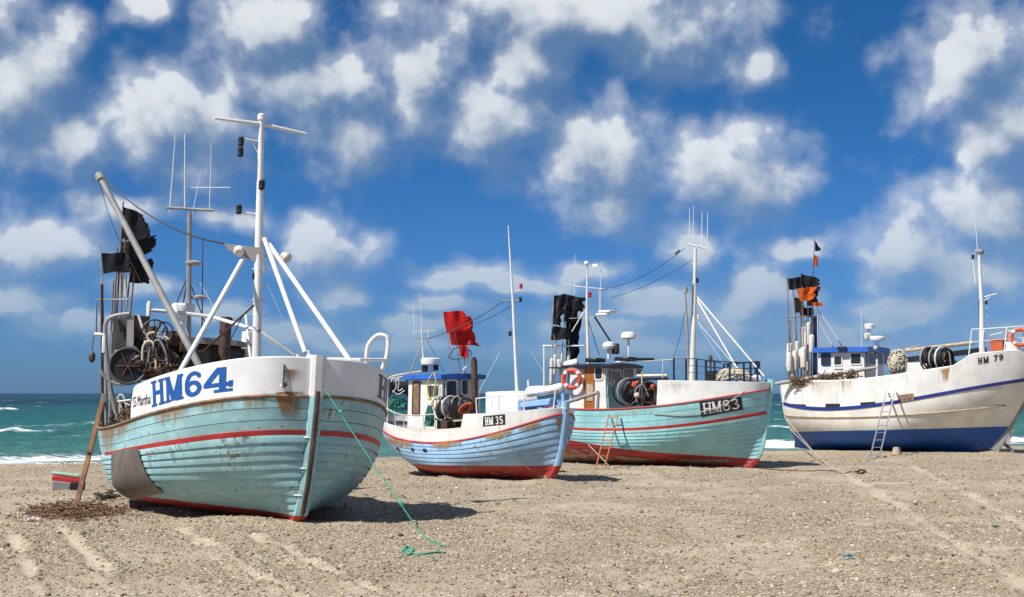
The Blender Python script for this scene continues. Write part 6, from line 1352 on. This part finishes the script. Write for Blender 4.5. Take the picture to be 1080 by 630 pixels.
for i, (p0, p1) in enumerate((((826, 440), (872, 492)), ((833, 452), (880, 497)))):
    q = HD.inv(*p0); a = D.w(HD.pt(np.array([q[0]]), np.array([q[1]]), -1, np.array([.05]))[0]); b_ = ground_px(*p1); single('mooring_line', ('upper pale mooring line from the stern of HM79 to the sand', 'lower pale mooring line from the stern of HM79 to the sand')[i], 'rope', MB().tube(sag(a, b_, .04, 8), .015, 5), NETW, WORLD, b_)
# markers: a thick bundle of staffs, floats and flags
GD = 'flag markers in the stern of the boat HM79'; RFD = np.array([xa_ - .9, -.7, 4.])
fl = [((833, 402), (830.5, 291), [([(831, 294), (843, 293), (843, 305), (832, 306)], CLB)], (372, 392), 'leftmost black flag on a red and white staff in the stern of HM79'),
      ((839, 402), (836, 291), [([(836, 293), (846, 292), (846, 304), (836, 304)], CLB)], (370, 391), 'second black flag from the left in the stern of HM79'),
      ((845, 402), (845, 288), [([(845, 289), (865, 294), (866, 306), (846, 308)], CLB)], (368, 389), 'widest black flag at the top of the bundle on HM79'),
      ((848, 402), (846, 302), [([(840, 305), (863, 302), (860, 316), (844, 318)], CLO)], (366, 388), 'orange flag crumpled in the middle of the bundle on HM79'),
      ((853, 402), (852, 305), [([(850, 306), (864, 305), (863, 322), (851, 323)], CLB)], (340, 364), 'black flag just below the orange one on HM79'),
      ((856, 402), (856, 317), [([(855, 319), (868, 319), (869, 323), (856, 323)], CLO)], (353, 372), 'narrow orange flag trailing at the right of the bundle on HM79'),
      ((842, 402), (838, 312), [([(837, 314), (848, 314), (849, 330), (838, 330)], CLB)], (360, 382), 'lower left black flag in the bundle on HM79'),
      ((850, 402), (846, 322), [([(843, 324), (859, 325), (859, 334), (844, 335)], CLD)], (345, 369), 'lowest dark flag across the bundle on HM79'),
      ((855, 402), (859, 252), [([(859.5, 254), (866, 263), (866, 265), (859.5, 265)], CLB), ([(858.5, 269), (863, 270), (863, 281), (857.5, 281)], CLO)], (345, 345.5), 'tallest thin staff with a small black and an orange pennant on HM79')]
for i, (b_, t_, fg, ft_, lab) in enumerate(fl): marker(D, RFD, b_, t_, fg, [(ft_[0], ft_[1], .125)] if ft_[1] - ft_[0] > 2 else [], pole_mat=(WOOD, PALEWOOD, RUSTM)[i % 3], label=lab, group=GD, seed=50 + i, dd=(.12 * i - .5 if CLO not in [g_[1] for g_ in fg] else -.9), r=.03 if i < 8 else .02)
for i, (bx, tx, ty, f0, f1) in enumerate(((831, 834, 340, 362, 388), (836, 833, 338, 375, 398), (847, 851, 336, 350, 376), (852, 849, 338, 372, 392))):
    marker(D, RFD, (bx, 402), (tx, ty), [], [(f0, f1, .125)], pole_mat=WOOD, label=('flagless pole at the far left of the float bundle on HM79', 'flagless pole with the lowest white float at left on HM79', 'flagless pole with a high white float in the bundle on HM79', 'flagless pole with a low white float at right on HM79')[i], group='flagless marker poles of the boat HM79', dd=.15 * i, r=.03)

# ------------------------------------------------------------------ small things on the beach
def gp(x, y, dz=0.): p = ground_px(x, y); p[2] = float(ground_z(p[0], p[1])) + dz; return p
c0 = gp(70, 518, .0); TK = Thing('fish_crates', 'red crate lid and pale green lid stacked on a grey fish crate by the water', 'crate', WORLD, c0)
rz = R(14); rot = np.array([[math.cos(rz), -math.sin(rz), 0], [math.sin(rz), math.cos(rz), 0], [0, 0, 1]]); tl = R(8); rot2 = rot @ np.array([[math.cos(tl), 0, math.sin(tl)], [0, 1, 0], [-math.sin(tl), 0, math.cos(tl)]])
TK.part('crate', MB().box(c0 + np.array([.05, 0, .10]), (.74, .46, .24), rot2, 1.08), GREY, bevel=.02); TK.part('dark_side', MB().box(c0 + np.array([.30, -.05, .12]), (.36, .5, .2), rot2), BLACK, bevel=.02)
TK.part('red_lid', MB().box(c0 + np.array([.02, -.02, .29]), (.72, .44, .13), rot2), paint('red_crate', (.60, .04, .05), .45, 0, .2), bevel=.02)
TK.part('white_mark', MB().torus(c0 + np.array([-.2, -.27, .27]), (0.1, -1, 0.1), .05, .014, 14, 5), WHITE); TK.part('green_lid', MB().box(c0 + np.array([-.04, .05, .41]), (.70, .40, .07), rot2), paint('green_crate', (.38, .62, .48), .5, 0, .2), bevel=.02)
sw = MB(); rs = np.random.default_rng(12)
for i in range(1500):
    x, y = 80 + rs.normal(0, 24), 541 + rs.normal(0, 3.6)
    p = gp(x, y); p[2] += abs(rs.normal(0, .05)) * math.exp(-((x - 82) / 34) ** 2) + .01
    q = [p + np.array([rs.normal(0, .06), rs.normal(0, .08), rs.normal(0, .025)]) for _ in range(3)]; sw.tube(arc(q, 2), 0.006 + .009 * rs.random(), 4, caps=False)
single('seaweed_heap', 'low heap of brown seaweed on the sand at the foot of the timber prop', 'seaweed', sw, flatmat('brown_seaweed', (.17, .095, .05), .7, scale=12, var=.6), WORLD, gp(80, 541))
sw = MB()
for i in range(40):
    x, y = 112 + rs.normal(0, 5), 525 - rs.normal(0, 2); p = gp(x, y, .02); sw.tube(arc([p + np.array([rs.normal(0, .1), rs.normal(0, .1), abs(rs.normal(0, .03))]) for _ in range(3)], 3), .012, 4, caps=False)
single('weed_strand', 'dark curl of weed on the gravel beside the stern of HM64', 'seaweed', sw, flatmat('dark_weed', (.04, .03, .02), .7), WORLD, gp(112, 525))
def crumple(p, s, mat, name, label, cat, seed=0):
    rs = np.random.default_rng(seed); n = 7; g = np.stack(np.meshgrid(np.linspace(-1, 1, n), np.linspace(-1, 1, n), indexing='ij'), -1); z = rs.random((n, n)) * .7; G_ = np.concatenate([g * s + rs.normal(0, s * .12, g.shape), z[..., None] * s], -1) + p
    single(name, label, cat, MB().grid(G_), mat, WORLD, p)
crumple(gp(895, 589, .01), .075, flatmat('blue_plastic', (.03, .16, .24), .4), 'plastic_scrap', 'crumpled blue plastic scrap lying on the open gravel', 'litter', 3)
crumple(gp(34, 550, .01), .09, flatmat('pale_plastic', (.55, .55, .57), .5), 'plastic_scrap', 'pale crumpled plastic by the seaweed heap', 'litter', 4)
crumple(gp(1050, 558, .01), .06, NETG, 'plastic_scrap', 'small green net scrap at the right of the beach', 'litter', 5)
crumple(gp(662, 517, .01), .06, BLACK, 'plastic_scrap', 'small dark scrap on the gravel below the ladder of HM83', 'litter', 6)
rp = Thing('red_marker_bar', 'red and white bar lying at the bow of HM79', 'bar', WORLD, gp(1068, 478)); p0 = gp(1056, 476, .5); p1 = gp(1068, 478, .06)
for k in range(4): rp.part('red_section' if k % 2 == 0 else 'white_section', MB().tube([p0 + (p1 - p0) * k / 4, p0 + (p1 - p0) * (k + .98) / 4], .07, 8), RED if k % 2 == 0 else WHITE)
hk = Thing('ground_anchor', 'rusty hook and cable lying on the gravel in front of HM79', 'anchor', WORLD, gp(910, 498, .02)); hk.part('cable', MB().tube(on_ground([(800, 496), (840, 497), (890, 499), (902, 499)]), .018, 5), RUSTM); hk.part('hook', MB().tube(on_ground([(902, 499), (908, 497), (913, 498), (909, 500), (904, 500)], .03), .028, 6), RUSTM)
def rock(p, s, seed):
    rs = np.random.default_rng(seed); bm = bmesh.new(); bmesh.ops.create_icosphere(bm, subdivisions=3, radius=1); nrm = rs.normal(size=(9, 3)); nrm /= np.linalg.norm(nrm, axis=1)[:, None]; cut = rs.uniform(.62, .9, 9)
    for v in bm.verts:
        q = np.array(v.co); d = nrm @ q; k = np.where(d > cut, cut / np.maximum(d, 1e-6), 1).min(); v.co = Vector(q * k * np.array(s) + np.array(p))
    m = MB(); bm.verts.index_update(); m.add([v.co[:] for v in bm.verts], [[v.index for v in f.verts] for f in bm.faces]); bm.free(); return m
GRAN = flatmat('pale_granite', (.34, .31, .27), .85, scale=3, var=.35, bump=.03)
for i, (x, y, s, lab) in enumerate(((1066, 477, (.8, .7, .9), 'pale granite boulder nearest the stem of HM79'), (1078, 474, (1.2, .9, 1.2), 'large pale granite boulder behind the bow of HM79'), (1092, 472, (1.3, 1., 1.5), 'boulder half out of the picture at the right edge'), (1072, 468, (.9, .8, 1.9), 'tall boulder farther back behind the bow of HM79'))):
    p = ground_px(x, y) + np.array([0, 4.5 + i, .3]); single('boulder', lab, 'boulder', rock(p, s, 70 + i), GRAN, WORLD, p - np.array([0, 0, .5]), group='boulders behind the bow of HM79', ang=25)
